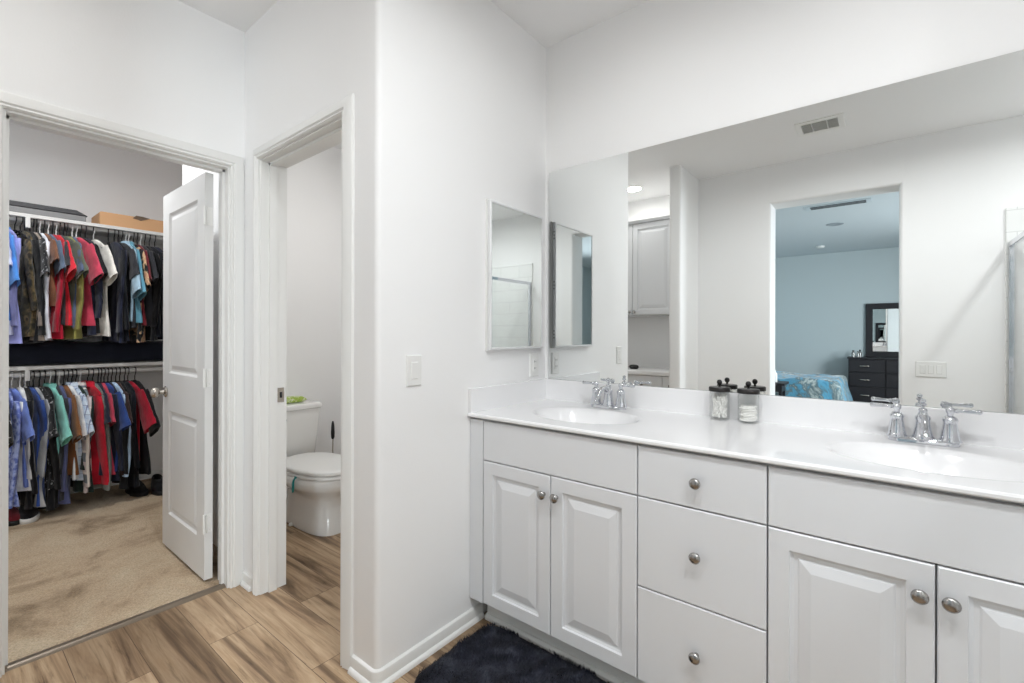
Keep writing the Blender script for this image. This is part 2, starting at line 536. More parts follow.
# ------------------------------------------------------------------ closet door
dth = 0.036
DX0, DX1, DY, DZ0, DZ1 = -3.268, -2.606, 0.838, 0.022, 2.034
mb = MB()
st = 0.105
rails = [(DZ0, 0.216), (0.802, 1.014), (1.918, DZ1)]
for x0, x1 in ((DX0, DX0 + st), (DX1 - st, DX1)):
    mb.box(x0, x1, DY, DY + dth, DZ0, DZ1)
for z0, z1 in rails:
    mb.box(DX0 + st, DX1 - st, DY, DY + dth, z0, z1)
for (za, zb) in ((rails[0][1], rails[1][0]), (rails[1][1], rails[2][0])):
    for sgn, y0 in ((1, DY), (-1, DY + dth)):
        mb.rings(DX0 + st, DX1 - st, za, zb, [(0, 0), (0.010, 0.010), (0.022, 0.011), (0.045, 0.003), (0.05, 0.003)],
                 lambda u, v, d, y0=y0, sgn=sgn: (u, y0 + sgn * d, v))
d1 = struct('door_1', mb, M_DOOR, 'white two panel closet door standing open', 'door')
kx, kz = DX0 + 0.062, 0.905
kb = MB().lathe([(0.0, 0.0), (0.030, 0.0), (0.032, 0.004), (0.026, 0.010), (0.012, 0.013), (0.010, 0.032), (0.016, 0.036), (0.026, 0.044), (0.029, 0.056), (0.025, 0.068), (0.013, 0.074), (0.0, 0.075)],
                (kx, DY, kz), (0, -1, 0), 24)
k = obj('door_knob', kb, M_NICKEL, d1, smooth=50)
k['label'] = 'round brushed nickel knob'
kb = MB().lathe([(0.0, 0.0), (0.030, 0.0), (0.026, 0.010), (0.010, 0.013), (0.010, 0.032), (0.026, 0.044), (0.029, 0.056), (0.013, 0.074), (0.0, 0.075)],
                (kx, DY + dth, kz), (0, 1, 0), 24)
obj('door_knob', kb, M_NICKEL, d1, smooth=50)
for hz in (0.30, 1.02, 1.82):
    mb = MB()
    mb.box(DX1 - 0.0005, DX1 + 0.002, DY + 0.002, DY + 0.033, hz - 0.045, hz + 0.045)
    mb.box(DX1 + 0.001, DX1 + 0.012, DY + 0.006, DY + 0.0085, hz - 0.045, hz + 0.045)
    mb.tube([(DX1 + 0.006, DY - 0.004, hz - 0.046), (DX1 + 0.006, DY - 0.004, hz + 0.046)], 0.006, 10)
    for q in (-0.03, 0.0, 0.03):
        mb.lathe([(0.0, 0.0), (0.004, 0.0), (0.003, 0.0015), (0.0, 0.0015)], (DX1 + 0.002, DY + 0.017 + (0.006 if q else -0.006), hz + q), (1, 0, 0), 8)
    h = obj('hinge', mb, M_PLASTIC, d1, smooth=40)

# ------------------------------------------------------------------ vanity cabinet
YF = 1.435       # outer face of doors and drawers
CT = 0.905       # top of counter
VX0, VX1 = -1.378, 0.545
van = tag(thing('vanity_cabinet', (-0.42, 1.72, 0)), 'long white vanity cabinet with raised panel doors and three drawers', 'vanity cabinet')
obj('carcass', MB().box(VX0, VX0 + 0.018, YF + 0.021, YV - 0.002, 0.112, 0.878).box(VX1 - 0.018, VX1, YF + 0.021, YV - 0.002, 0.0, 0.878)
    .box(VX0 + 0.018, VX1 - 0.018, YF + 0.04, YV - 0.002, 0.112, 0.13).box(VX0 + 0.018, VX1 - 0.018, YV - 0.014, YV - 0.002, 0.13, 0.878)
    .box(-0.632, -0.614, YF + 0.04, YV - 0.014, 0.13, 0.74).box(-0.256, -0.238, YF + 0.04, YV - 0.014, 0.13, 0.74)
    .box(VX0 + 0.018, VX1 - 0.018, YF + 0.021, YF + 0.04, 0.112, 0.884), M_CABIN, van)
obj('toe_kick', MB().box(VX0 + 0.03, VX1, YF + 0.085, YF + 0.10, 0.0, 0.112).prism([(YF + 0.0845, 0.0005), (YF + 0.066, 0.0005), (YF + 0.068, 0.012), (YF + 0.076, 0.021), (YF + 0.0845, 0.022)], VX0 + 0.03, VX1, lambda u, v, w: (w, u, v)), M_TRIM, van)
obj('filler_strip', MB().box(VX0, -1.304, YF + 0.004, YF + 0.021, 0.112, 0.878), M_CAB, van, bevel=0.0015)
RP = [(0.0, 0.019), (0.0, 0.003), (0.003, 0.0), (0.050, 0.0), (0.052, 0.0075), (0.060, 0.0105), (0.069, 0.0105), (0.073, 0.0075), (0.099, 0.0012), (0.102, 0.0012)]
FLAT = [(0.0, 0.019), (0.0, 0.0025), (0.0025, 0.0)]
def face_y(y0):
    return lambda u, v, d: (u, y0 + d, v)
def knob(parent, x, z, y, sc=1.0, d=(0, -1, 0)):
    prof = [(0.0, 0.0), (0.0075, 0.0), (0.006, 0.005), (0.0055, 0.013), (0.010, 0.016), (0.0165, 0.020), (0.0165, 0.023), (0.012, 0.027), (0.005, 0.0288), (0.0, 0.029)]
    o = obj('knob', MB().lathe([(r * sc, h * sc) for r, h in prof], (x, y, z), d, 20), M_STEEL, parent, smooth=50)
    return o
G = 0.0022
cols = [(-1.300, -0.9625), (-0.9625, -0.6225), (-0.6225, -0.2455), (-0.2455, 0.0985), (0.0985, 0.4425)]
Z0, Z1, Z2 = 0.118, 0.714, 0.877
for x0, x1 in ((cols[0][0], cols[1][1]), (cols[3][0], cols[4][1])):
    obj('false_front', MB().rings(x0 + G, x1 - G, Z1 + G, Z2, FLAT, face_y(YF)), M_CAB, van)
for i, kx in ((0, -0.9905), (1, -0.934), (3, 0.069), (4, 0.122)):
    x0, x1 = cols[i]
    d = obj('door', MB().rings(x0 + G, x1 - G, Z0, Z1 - G, RP, face_y(YF)), M_CAB, van)
    k = knob(d, kx, 0.64, YF)
    k['label'] = 'round satin steel knob'
x0, x1 = cols[2]
for z0, z1, kz in ((Z0, 0.422, 0.277), (0.422, Z1, 0.575), (Z1, Z2, 0.796)):
    d = obj('drawer', MB().rings(x0 + G, x1 - G, z0 + G * (z0 != Z0), z1 - G * (z1 != Z2), FLAT, face_y(YF)), M_CAB, van)
    k = knob(d, -0.434, kz, YF)
    k['label'] = 'round satin steel knob'

# counter with two moulded oval basins, backsplash and side splash
top = tag(thing('vanity_countertop', (-0.42, 1.72, CT)), 'glossy white vanity countertop with two moulded oval sinks', 'countertop')
YN = 1.422
mb = MB()
def quad(x0, x1, y0, y1, z):
    mb.face([mb.v((x0, y0, z)), mb.v((x1, y0, z)), mb.v((x1, y1, z)), mb.v((x0, y1, z))])
SINKS = [(-0.965, 1.690), (0.100, 1.690)]
SA, SB = 0.222, 0.160
xa, xb, ya, yb = VX0, VX1 + 0.012, YN + 0.008, YV - 0.001
RX = 0.29
xs = [xa, SINKS[0][0] - RX, SINKS[0][0] + RX, SINKS[1][0] - RX, SINKS[1][0] + RX, xb]
for i in (0, 2, 4):
    quad(xs[i], xs[i + 1], ya, yb, CT)
basin_rims = []
for cx, cy in SINKS:
    x0, x1 = cx - RX, cx + RX
    angs = sorted(set([2 * PI * k / 64 for k in range(64)] + [math.atan2(y - cy, x - cx) % (2 * PI) for x in (x0, x1) for y in (ya, yb)]))
    outer, inner = [], []
    for a in angs:
        dx, dy = math.cos(a), math.sin(a)
        t = min([(x1 - cx) / dx if dx > 1e-9 else 1e9, (x0 - cx) / dx if dx < -1e-9 else 1e9,
                 (yb - cy) / dy if dy > 1e-9 else 1e9, (ya - cy) / dy if dy < -1e-9 else 1e9])
        outer.append((cx + dx * t, cy + dy * t, CT))
        inner.append(a)
    rim = [[(cx + SA * s * math.cos(a), cy + SB * s * math.sin(a), CT + z) for a in inner] for s, z in ((1.12, 0.0), (1.07, -0.0002), (1.04, -0.0012))]
    rs = [[mb.v(p) for p in r] for r in [outer] + rim]
    for a, b in zip(rs[:-1], rs[1:]):
        for i in range(len(a)):
            j = (i + 1) % len(a)
            mb.face([a[i], a[j], b[j], b[i]])
    basin_rims.append((cx, cy, inner))
# rounded front nosing and underside
nose = [(ya, CT), (YN + 0.003, CT - 0.0015), (YN, CT - 0.006), (YN, CT - 0.013), (YN + 0.003, CT - 0.0165), (YN + 0.03, CT - 0.017), (YN + 0.03, CT - 0.004), (ya, CT - 0.002)]
mb.prism(nose, xa, xb, lambda u, v, w: (w, u, v))
mb.box(xb - 0.004, xb, ya, yb, CT - 0.02, CT - 0.0005)
obj('slab', mb, M_TOP, top, smooth=32)
for cx, cy, angs in basin_rims:
    mb = MB()
    rr = [(1.04, -0.0012), (1.01, -0.004), (0.98, -0.009), (0.94, -0.019), (0.89, -0.034), (0.82, -0.054), (0.73, -0.075), (0.62, -0.094), (0.50, -0.109), (0.35, -0.121), (0.2, -0.128), (0.08, -0.131)]
    mb.loft([[(cx + SA * s * math.cos(a), cy + SB * s * math.sin(a), CT + z) for a in angs] for s, z in rr], caps=False)
    b = obj('basin', mb, M_TOP, top, smooth=60)
    dr = MB().lathe([(0.0, -0.134), (0.026, -0.134), (0.027, -0.130), (0.021, -0.128), (0.018, -0.131), (0.016, -0.127), (0.0, -0.125)], (cx, cy, CT), (0, 0, 1), 20, False)
    q = obj('drain', dr, M_CHROME, b, smooth=50)
    q['label'] = 'chrome drain'
    ov = MB().lathe([(0.0, 0.0), (0.012, 0.0), (0.012, 0.003), (0.007, 0.004), (0.0, 0.002)], (cx, cy - SB * 0.89, CT - 0.048), (0, 1, 0.45), 16)
    obj('overflow_ring', ov, M_CHROME, b, smooth=50)
obj('backsplash', MB().box(XS + 0.0005, xb, YV - 0.02, YV - 0.0005, CT - 0.001, 1.008), M_TOP, top, bevel=0.002)
obj('side_splash', MB().box(XS + 0.0005, XS + 0.018, YN + 0.006, YV - 0.0205, CT - 0.001, 1.008), M_TOP, top, bevel=0.002)

# ------------------------------------------------------------------ faucets
def faucet(cx, cy, label):
    z = CT
    root = tag(thing('faucet', (cx, cy, z)), label, 'faucet', 'bathroom faucets')
    b = MB()
    pl = rrect(cx - 0.084, cx + 0.084, cy - 0.027, cy + 0.027, 0.026)
    rings = []
    for s, h in ((0.0, 0.0005), (0.0, 0.010), (0.004, 0.015), (0.008, 0.017)):
        rings.append([(cx + (x - cx) * (1 - s / 0.084), cy + (y - cy) * (1 - s / 0.027), z + h) for x, y in pl])
    b.loft(rings)
    obj('base_plate', b, M_CHROME, root, smooth=40)
    bell = [(0.0, 0.012), (0.027, 0.012), (0.0275, 0.016), (0.024, 0.022), (0.0215, 0.034), (0.0185, 0.052), (0.0165, 0.068), (0.0170, 0.073), (0.0185, 0.076), (0.0185, 0.081), (0.0150, 0.085), (0.0105, 0.090), (0.0, 0.091)]
    for s in (-1, 1):
        hx = cx + s * 0.062
        h = obj('handle', MB().lathe(bell, (hx, cy, z), (0, 0, 1), 24), M_CHROME, root, smooth=50)
        lv = MB()
        lv.lathe([(0.0, 0.089), (0.0075, 0.089), (0.0075, 0.098), (0.011, 0.102), (0.0115, 0.110), (0.008, 0.116), (0.0, 0.118)], (hx, cy, z), (0, 0, 1), 16)
        tip = [(0.0, 0.0), (0.006, 0.004), (0.0055, 0.012), (0.0078, 0.016), (0.0052, 0.020), (0.0052, 0.032), (0.006, 0.044), (0.0068, 0.053), (0.0064, 0.058), (0.0078, 0.061), (0.0078, 0.064), (0.005, 0.068), (0.0, 0.069)]
        lv.lathe(tip, (hx, cy, z + 0.107), (s, -0.12, 0.03), 14)
        obj('lever', lv, M_CHROME, h, smooth=50)
    body = [(0.0, 0.012), (0.029, 0.012), (0.0295, 0.016), (0.025, 0.024), (0.0215, 0.040), (0.0185, 0.058), (0.0175, 0.070), (0.0195, 0.075), (0.0195, 0.081), (0.014, 0.087), (0.0105, 0.097), (0.012, 0.102), (0.009, 0.107), (0.0, 0.109)]
    s = obj('spout_body', MB().lathe(body, (cx, cy, z), (0, 0, 1), 24), M_CHROME, root, smooth=50)
    pts, rad = [], []
    for i in range(13):
        t = i / 12
        yy = cy - 0.006 - 0.108 * t
        zz = z + 0.076 + 0.018 * math.sin(PI * min(1, t * 1.15)) - 0.026 * max(0, t - 0.55) / 0.45
        pts.append((cx, yy, zz))
        rad.append(0.0095 - 0.0015 * t)
    pts.append((cx, cy - 0.119, z + 0.038)); rad.append(0.0088)
    obj('spout', MB().tube(pts, rad, 14), M_CHROME, s, smooth=60)
    rod = MB().lathe([(0.0, 0.107), (0.004, 0.107), (0.004, 0.114), (0.009, 0.117), (0.010, 0.121), (0.005, 0.125), (0.0078, 0.129), (0.0078, 0.134), (0.0, 0.138)], (cx, cy, z), (0, 0, 1), 16)
    obj('lift_knob', rod, M_CHROME, root, smooth=50)
    return root
faucet(-0.972, 1.920, 'two handle chrome faucet at the sink near the wall corner')
faucet(0.100, 1.925, 'two handle chrome faucet at the sink right of the two glass jars')

# ------------------------------------------------------------------ mirrors on the walls
MX0 = -1.358
mir = obj('vanity_mirror', MB().box(MX0, 0.548, YV - 0.006, YV - 0.0005, 1.0085, 2.081), M_MIRROR)
tag(mir, 'wide frameless mirror above the vanity backsplash', 'mirror')
mc = tag(thing('medicine_cabinet', (XS, 1.743, 1.5)), 'narrow mirrored medicine cabinet on the side wall', 'medicine cabinet')
MY0, MY1, MZ0, MZ1 = 1.540, 1.947, 1.169, 1.836
obj('cabinet_box', MB().box(XS + 0.0005, XS + 0.010, MY0 - 0.004, MY1 + 0.004, MZ0 - 0.004, MZ1 + 0.004), M_PLASTIC, mc)
fx = lambda u, v, d: (XS + 0.028 - d, u, v)
fr = MB().rings(MY0, MY1, MZ0, MZ1, [(0.0, 0.017), (0.0, 0.003), (0.003, 0.0), (0.009, 0.0), (0.011, 0.003)], fx, cap=False)
md = obj('mirror_door', fr, mat('satin_silver_frame', (228, 229, 230), 0.4, metal=0.1), mc)
md['label'] = 'thin metal door frame'
g = obj('mirror_glass', MB().rings(MY0, MY1, MZ0, MZ1, [(0.009, 0.006), (0.0105, 0.0028), (0.011, 0.0028)], fx), mat('cabinet_mirror', (222, 224, 223), 0.0, metal=1.0), md)
for hz in (MZ0 + 0.07, 1.5, MZ1 - 0.07):
    mb = MB()
    for q in (-0.018, 0.0, 0.018):
        mb.lathe([(0.0, 0.0), (0.004, 0.0), (0.003, 0.002), (0.0, 0.002)], (XS + 0.020, MY1 - 0.0005, hz + q), (0, 1, 0), 8)
    obj('hinge_screws', mb, M_LID, md)

# ------------------------------------------------------------------ switches and outlet
def plate(name, label, cat, mapf, w, h, rockers, outlet=False):
    c = mapf(0, 0, 0)
    root = tag(thing(name, c), label, cat)
    obj('plate', MB().rings(-w / 2, w / 2, -h / 2, h / 2, [(0.0, 0.0), (0.0, 0.003), (0.003, 0.006), (0.004, 0.006)], mapf), M_PLASTIC, root)
    for u in rockers:
        r = obj('rocker' if not outlet else 'socket', MB().rings(u - 0.0165, u + 0.0165, -0.033, 0.033, [(0.0, 0.0055), (0.0015, 0.0065), (0.003, 0.0085), (0.004, 0.0085)], mapf), M_PLASTIC, root)
        if outlet:
            for v in (-0.017, 0.017):
                for du, hh in ((-0.006, 0.005), (0.006, 0.004)):
                    a = mapf(u + du - 0.0012, v - hh, 0.0086)
                    b2 = mapf(u + du + 0.0012, v + hh, 0.0090)
                    mb = MB().box(min(a[0], b2[0]), max(a[0], b2[0]), min(a[1], b2[1]), max(a[1], b2[1]), min(a[2], b2[2]), max(a[2], b2[2]))
                    obj('slot', mb, M_BLACK, r)
    return root
plate('light_switch', 'white rocker light switch on the wall left of the medicine cabinet', 'light switch', lambda u, v, d: (XS + d, 1.133 + u, 1.102 + v), 0.072, 0.116, [0.0])
plate('power_outlet', 'white wall outlet below the medicine cabinet', 'power outlet', lambda u, v, d: (XS + d, 1.905 + u, 1.085 + v), 0.072, 0.116, [0.0], True)
plate('switch_plate', 'triple white rocker switch plate beside the bedroom opening', 'light switch', lambda u, v, d: (0.285 - u, YB + d, 0.985 + v), 0.172, 0.116, [-0.046, 0.0, 0.046])

# ------------------------------------------------------------------ glass jars on the counter
def jar(cx, cy, label):
    root = tag(thing('glass_jar', (cx, cy, CT)), label, 'jar', 'glass jars on the counter')
    z = CT + 0.0006
    pr = [(0.0, 0.0), (0.034, 0.0), (0.037, 0.003), (0.037, 0.104), (0.034, 0.110), (0.034, 0.116), (0.0315, 0.116), (0.0315, 0.110), (0.0345, 0.103), (0.0345, 0.008), (0.031, 0.006), (0.0, 0.006)]
    obj('glass_body', MB().lathe(pr, (cx, cy, z), (0, 0, 1), 32, False), M_GLASS, root, smooth=40)
    lid = MB().lathe([(0.0, 0.106), (0.0375, 0.106), (0.0375, 0.107), (0.039, 0.108), (0.039, 0.124), (0.037, 0.127), (0.0, 0.127)], (cx, cy, z), (0, 0, 1), 32)
    # hollow underneath so that the glass rim sits inside
    lid = MB().lathe([(0.0, 0.1165), (0.0352, 0.1165), (0.0375, 0.111), (0.039, 0.111), (0.0392, 0.125), (0.037, 0.128), (0.0, 0.128)], (cx, cy, z), (0, 0, 1), 32, False)
    l = obj('lid', lid, M_LID, root, smooth=40)
    l['label'] = 'dark bronze lid'
    kn = MB().lathe([(0.0, 0.1275), (0.006, 0.1275), (0.004, 0.131), (0.0035, 0.135), (0.007, 0.138), (0.0098, 0.144), (0.0095, 0.150), (0.006, 0.1555), (0.0, 0.157)], (cx, cy, z), (0, 0, 1), 18)
    obj('knob', kn, M_LID, l, smooth=60)
    return root
J1, J2 = (-0.502, 1.945), (-0.398, 1.945)
jar(*J1, 'clear glass jar filled with cotton swabs, dark lid')
jar(*J2, 'clear glass jar half filled with cotton pads, dark lid')
mb = MB()
rnd = random.Random(3)
for i in range(170):
    a, r = rnd.uniform(0, 2 * PI), 0.028 * math.sqrt(rnd.random())
    x, y = J1[0] + r * math.cos(a), J1[1] + r * math.sin(a)
    z = CT + 0.009 + rnd.uniform(0, 0.030)
    b, r2 = rnd.uniform(0, 2 * PI), 0.029 * math.sqrt(rnd.random())
    lx, ly = J1[0] + r2 * math.cos(b) - x, J1[1] + r2 * math.sin(b) - y
    z1 = z + math.sqrt(max(0.0004, 0.066 ** 2 - lx * lx - ly * ly))
    mb.tube([(x, y, z), (x + lx * 0.1, y + ly * 0.1, z + 0.006), (x + lx * 0.12, y + ly * 0.12, z + 0.0065), (x + lx * 0.88, y + ly * 0.88, z1 - 0.0065), (x + lx * 0.9, y + ly * 0.9, z1 - 0.006), (x + lx, y + ly, z1)],
            [0.0022, 0.0026, 0.0011, 0.0011, 0.0026, 0.0022], 5)
o = obj('cotton_swabs', mb, mat('cotton_white', (246, 245, 242), 0.9), origin=(J1[0], J1[1], CT + 0.007))
tag(o, 'loose cotton swabs inside the glass jar nearer the corner sink', 'cotton swabs', kind='stuff')
PADS = MATS['cotton_white']
for i in range(9):
    cx, cy = J2[0] + rnd.uniform(-0.003, 0.003), J2[1] + rnd.uniform(-0.003, 0.003)
    o = obj('cotton_pad', MB().lathe([(0.0, 0.0), (0.026, 0.0), (0.0285, 0.002), (0.0285, 0.0042), (0.026, 0.006), (0.0, 0.0063)], (cx, cy, CT + 0.0072 + i * 0.0064), (0, 0, 1), 20), PADS, smooth=50, origin=(cx, cy, CT + 0.007 + i * 0.0064))
    tag(o, 'round white cotton pad stacked in the glass jar', 'cotton pad', 'cotton pads in the jar')

# ------------------------------------------------------------------ bath rug
M_RUG = mat('charcoal_shag', (34, 36, 45), 0.95, spec=0.05, sheen=0.1)
v = coords(M_RUG)
base(M_RUG, ramp(M_RUG, tex_noise(M_RUG, v, 14, 4.0, 0.6), [(0.3, (25, 26, 32)), (0.55, (44, 46, 56)), (0.75, (74, 77, 88))]))
rx0, rx1, ry0, ry1 = -1.308, -0.56, 1.04, 1.490
mb = MB()
outl = rrect(rx0, rx1, ry0, ry1, 0.075, 8)
rcx, rcy = (rx0 + rx1) / 2, (ry0 + ry1) / 2
def rug_ring(s, z):
    return [(rcx + (x - rcx) * (1 - s / 0.38), rcy + (y - rcy) * (1 - s / 0.235), z) for x, y in outl]
mb.loft([rug_ring(s, z) for s, z in ((0.004, 0.0005), (0.0, 0.006), (0.004, 0.014), (0.016, 0.018), (0.08, 0.019), (0.16, 0.019), (0.22, 0.019))])
for i in range(15000):
    x, y = rnd.uniform(rx0, rx1), rnd.uniform(ry0, ry1)
    dx, dy = max(0, abs(x - rcx) - (rx1 - rcx - 0.075)), max(0, abs(y - rcy) - (ry1 - rcy - 0.075))
    if math.hypot(dx, dy) > 0.073:
        continue
    h = rnd.uniform(0.008, 0.016)
    a = 3.0 * noise.noise(Vector((x * 5, y * 5, 0))) * PI + rnd.uniform(-0.8, 0.8)
    ex, ey = math.cos(a) * 0.010, math.sin(a) * 0.010
    w = 0.0022
    p0 = mb.v((x - math.sin(a) * w, y + math.cos(a) * w, 0.015))
    p1 = mb.v((x + math.sin(a) * w, y - math.cos(a) * w, 0.015))
    p2 = mb.v((x + ex, y + ey, 0.015 + h))
    mb.face([p0, p1, p2])
rug = obj('bath_rug', mb, M_RUG, origin=(rcx, rcy, 0))
tag(rug, 'dark charcoal shag bath rug on the planks before the vanity', 'rug')

# ------------------------------------------------------------------ toilet
TX, TY = -3.445, 1.575     # middle of the tank back on the floor
toi = tag(thing('toilet', (TX + 0.45, TY, 0)), 'white two piece toilet in the small toilet room', 'toilet')
def egg(cx, a0, a1, b, z, n=40, p=2.0):
    """a plan ring: length a0 to the back, a1 to the front, half width b"""
    r = []
    for k in range(n):
        t = 2 * PI * k / n
        c, s = math.cos(t), math.sin(t)
        L = a1 if c > 0 else a0
        r.append((TX + cx + L * math.copysign(abs(c) ** (2 / p), c), TY + b * math.copysign(abs(s) ** (2 / p), s), z))
    return r
# pedestal and bowl: one body
mb = MB()
mb.loft([egg(0.53, 0.30, 0.285, 0.122, 0.0, p=2.8), egg(0.53, 0.30, 0.285, 0.124, 0.02, p=2.8), egg(0.53, 0.295, 0.27, 0.112, 0.06, p=2.7), egg(0.53, 0.29, 0.255, 0.104, 0.14, p=2.5),
         egg(0.53, 0.29, 0.25, 0.100, 0.195, p=2.4), egg(0.54, 0.30, 0.27, 0.124, 0.235, p=2.2), egg(0.555, 0.32, 0.295, 0.166, 0.268, p=2.1), egg(0.56, 0.33, 0.312, 0.186, 0.292, p=2.05),
         egg(0.56, 0.335, 0.316, 0.190, 0.318, p=2.05), egg(0.56, 0.335, 0.315, 0.189, 0.345, p=2.05), egg(0.56, 0.33, 0.31, 0.185, 0.351, p=2.05), egg(0.57, 0.24, 0.24, 0.13, 0.351), egg(0.57, 0.21, 0.21, 0.11, 0.30), egg(0.57, 0.12, 0.12, 0.07, 0.22)])
bowl = obj('bowl', mb, M_CERAMIC, toi, smooth=60)
for s in (-1, 1):
    obj('bolt_cap', MB().lathe([(0.0, 0.0), (0.014, 0.0), (0.013, 0.010), (0.007, 0.016), (0.0, 0.017)], (TX + 0.47, TY + s * 0.130, 0.004), (0, 0, 1), 14), M_PLASTIC, bowl, smooth=60)
# tank tapering downward
mb = MB()
def tank_ring(z, y, x0, x1, r=0.035):
    return [(TX + px, TY + py, z) for px, py in rrect(x0, x1, -y, y, r)]
mb.loft([tank_ring(0.352, 0.15, 0.045, 0.23), tank_ring(0.368, 0.168, 0.035, 0.24), tank_ring(0.52, 0.182, 0.025, 0.25), tank_ring(0.70, 0.197, 0.015, 0.262), tank_ring(0.705, 0.196, 0.016, 0.26)])
tank = obj('tank', mb, M_CERAMIC, toi, smooth=50)
mb = MB()
mb.loft([tank_ring(0.704, 0.200, 0.010, 0.266), tank_ring(0.710, 0.208, 0.004, 0.274), tank_ring(0.730, 0.208, 0.004, 0.274), tank_ring(0.741, 0.200, 0.012, 0.266), tank_ring(0.744, 0.18, 0.03, 0.24)])
obj('tank_lid', mb, M_CERAMIC, toi, smooth=50)
hd = MB().lathe([(0.0, 0.0), (0.014, 0.0), (0.014, 0.008), (0.006, 0.012), (0.0, 0.014)], (TX + 0.252, TY - 0.135, 0.655), (1, 0, 0), 14)
hd.tube([(TX + 0.264, TY - 0.135, 0.655), (TX + 0.268, TY - 0.10, 0.652), (TX + 0.270, TY - 0.065, 0.645)], [0.006, 0.006, 0.008], 10)
obj('flush_lever', hd, M_CHROME, tank, smooth=50)
def slab_ring(s, z):
    return egg(0.575, 0.285 * s, 0.312 * s, 0.190 * s, z, p=2.1)
seat = MB().loft([slab_ring(0.98, 0.353), slab_ring(1.0, 0.357), slab_ring(1.0, 0.372), slab_ring(0.985, 0.376)])
obj('seat', seat, M_PLASTIC, toi, smooth=50)
lid = MB().loft([slab_ring(0.985, 0.381), slab_ring(1.005, 0.385), slab_ring(1.005, 0.400), slab_ring(0.985, 0.406), slab_ring(0.9, 0.410), slab_ring(0.5, 0.412)])
l = obj('lid', lid, M_PLASTIC, toi, smooth=50)
for s in (-1, 1):
    obj('lid_hinge', MB().box(TX + 0.275, TX + 0.315, TY + s * 0.075 - 0.018, TY + s * 0.075 + 0.018, 0.352, 0.40), M_PLASTIC, l, bevel=0.005)

# teal clip hanging on the bowl rim
mb = MB()
qx, qy = TX + 0.655, TY - 0.190
mb.loft([[(qx - 0.012 + dx, qy + dy, z) for dx, dy in ((0, 0), (w, 0), (w, -0.004), (0, -0.004))] for w, z in ((0.026, 0.368), (0.020, 0.358))])
pts = [(qx, qy - 0.004, 0.362), (qx - 0.008, qy - 0.010, 0.345), (qx - 0.012, qy - 0.012, 0.325), (qx - 0.010, qy - 0.012, 0.295), (qx - 0.018, qy - 0.010, 0.272), (qx - 0.026, qy - 0.008, 0.268)]
mb.tube(pts, [0.005, 0.006, 0.008, 0.008, 0.006, 0.003], 8)
o = obj('cleaning_strip', mb, mat('teal_plastic', (36, 140, 140), 0.45), smooth=60, origin=(qx, qy, 0.4))
tag(o, 'small teal strip hanging on the side of the toilet bowl', 'toilet strip')

# pack of wipes on the tank
M_PACK = mat('green_pack_film', (150, 196, 60), 0.3)
v = coords(M_PACK)
base(M_PACK, ramp(M_PACK, tex_noise(M_PACK, v, 26, 2.0, 0.5, 0.6), [(0.40, (150, 176, 70)), (0.52, (178, 196, 104)), (0.58, (226, 230, 210)), (0.68, (160, 184, 84))]))
mb = MB()
px, py = TX + 0.135, TY + 0.015
rings = []
for i in range(13):
    t = -1 + 2 * i / 12
    k = (1 - abs(t) ** 6) ** 0.5 if abs(t) < 1 else 0.0
    k = max(k, 0.12)
    ring = []
    for j in range(16):
        a = 2 * PI * j / 16
        c, s = math.cos(a), math.sin(a)
        ring.append((px + 0.05 * math.copysign(abs(c) ** 0.6, c) * (0.85 + 0.15 * k), py + t * 0.112, 0.7445 + 0.022 + 0.022 * k * math.copysign(abs(s) ** 0.6, s) - 0.004 * (1 - k)))
    rings.append(ring)
mb.loft(rings)
o = obj('wipes_pack', mb, M_PACK, smooth=60, origin=(px, py, 0.745))
tag(o, 'soft green and white pack of wipes on the toilet tank', 'wipes pack')

# toilet brush in the corner
bx, by = -3.30, 1.925
tb = tag(thing('toilet_brush', (bx, by, 0)), 'toilet brush with black handle standing behind the toilet', 'toilet brush')
obj('holder', MB().lathe([(0.0, 0.0), (0.045, 0.0), (0.047, 0.006), (0.042, 0.10), (0.045, 0.13), (0.041, 0.13), (0.038, 0.10), (0.04, 0.01), (0.0, 0.01)], (bx, by, 0), (0, 0, 1), 20, False), M_PLASTIC, tb, smooth=50)
obj('shaft', MB().tube([(bx, by, 0.03), (bx, by, 0.47)], 0.005, 10), M_NICKEL, tb, smooth=60)
obj('handle', MB().lathe([(0.0, 0.43), (0.008, 0.43), (0.013, 0.445), (0.0145, 0.48), (0.0125, 0.52), (0.009, 0.553), (0.005, 0.567), (0.0, 0.568)], (bx, by, 0), (0, 0, 1), 14), M_BLACK, tb, smooth=60)
# small carton and water valve beside the toilet
o = obj('carton', MB().box(-3.40, -3.27, 1.27, 1.38, 0.0, 0.17), mat('brown_cardboard', (150, 112, 74), 0.85), bevel=0.003, origin=(-3.33, 1.32, 0))
tag(o, 'small brown carton on the floor behind the toilet', 'carton')

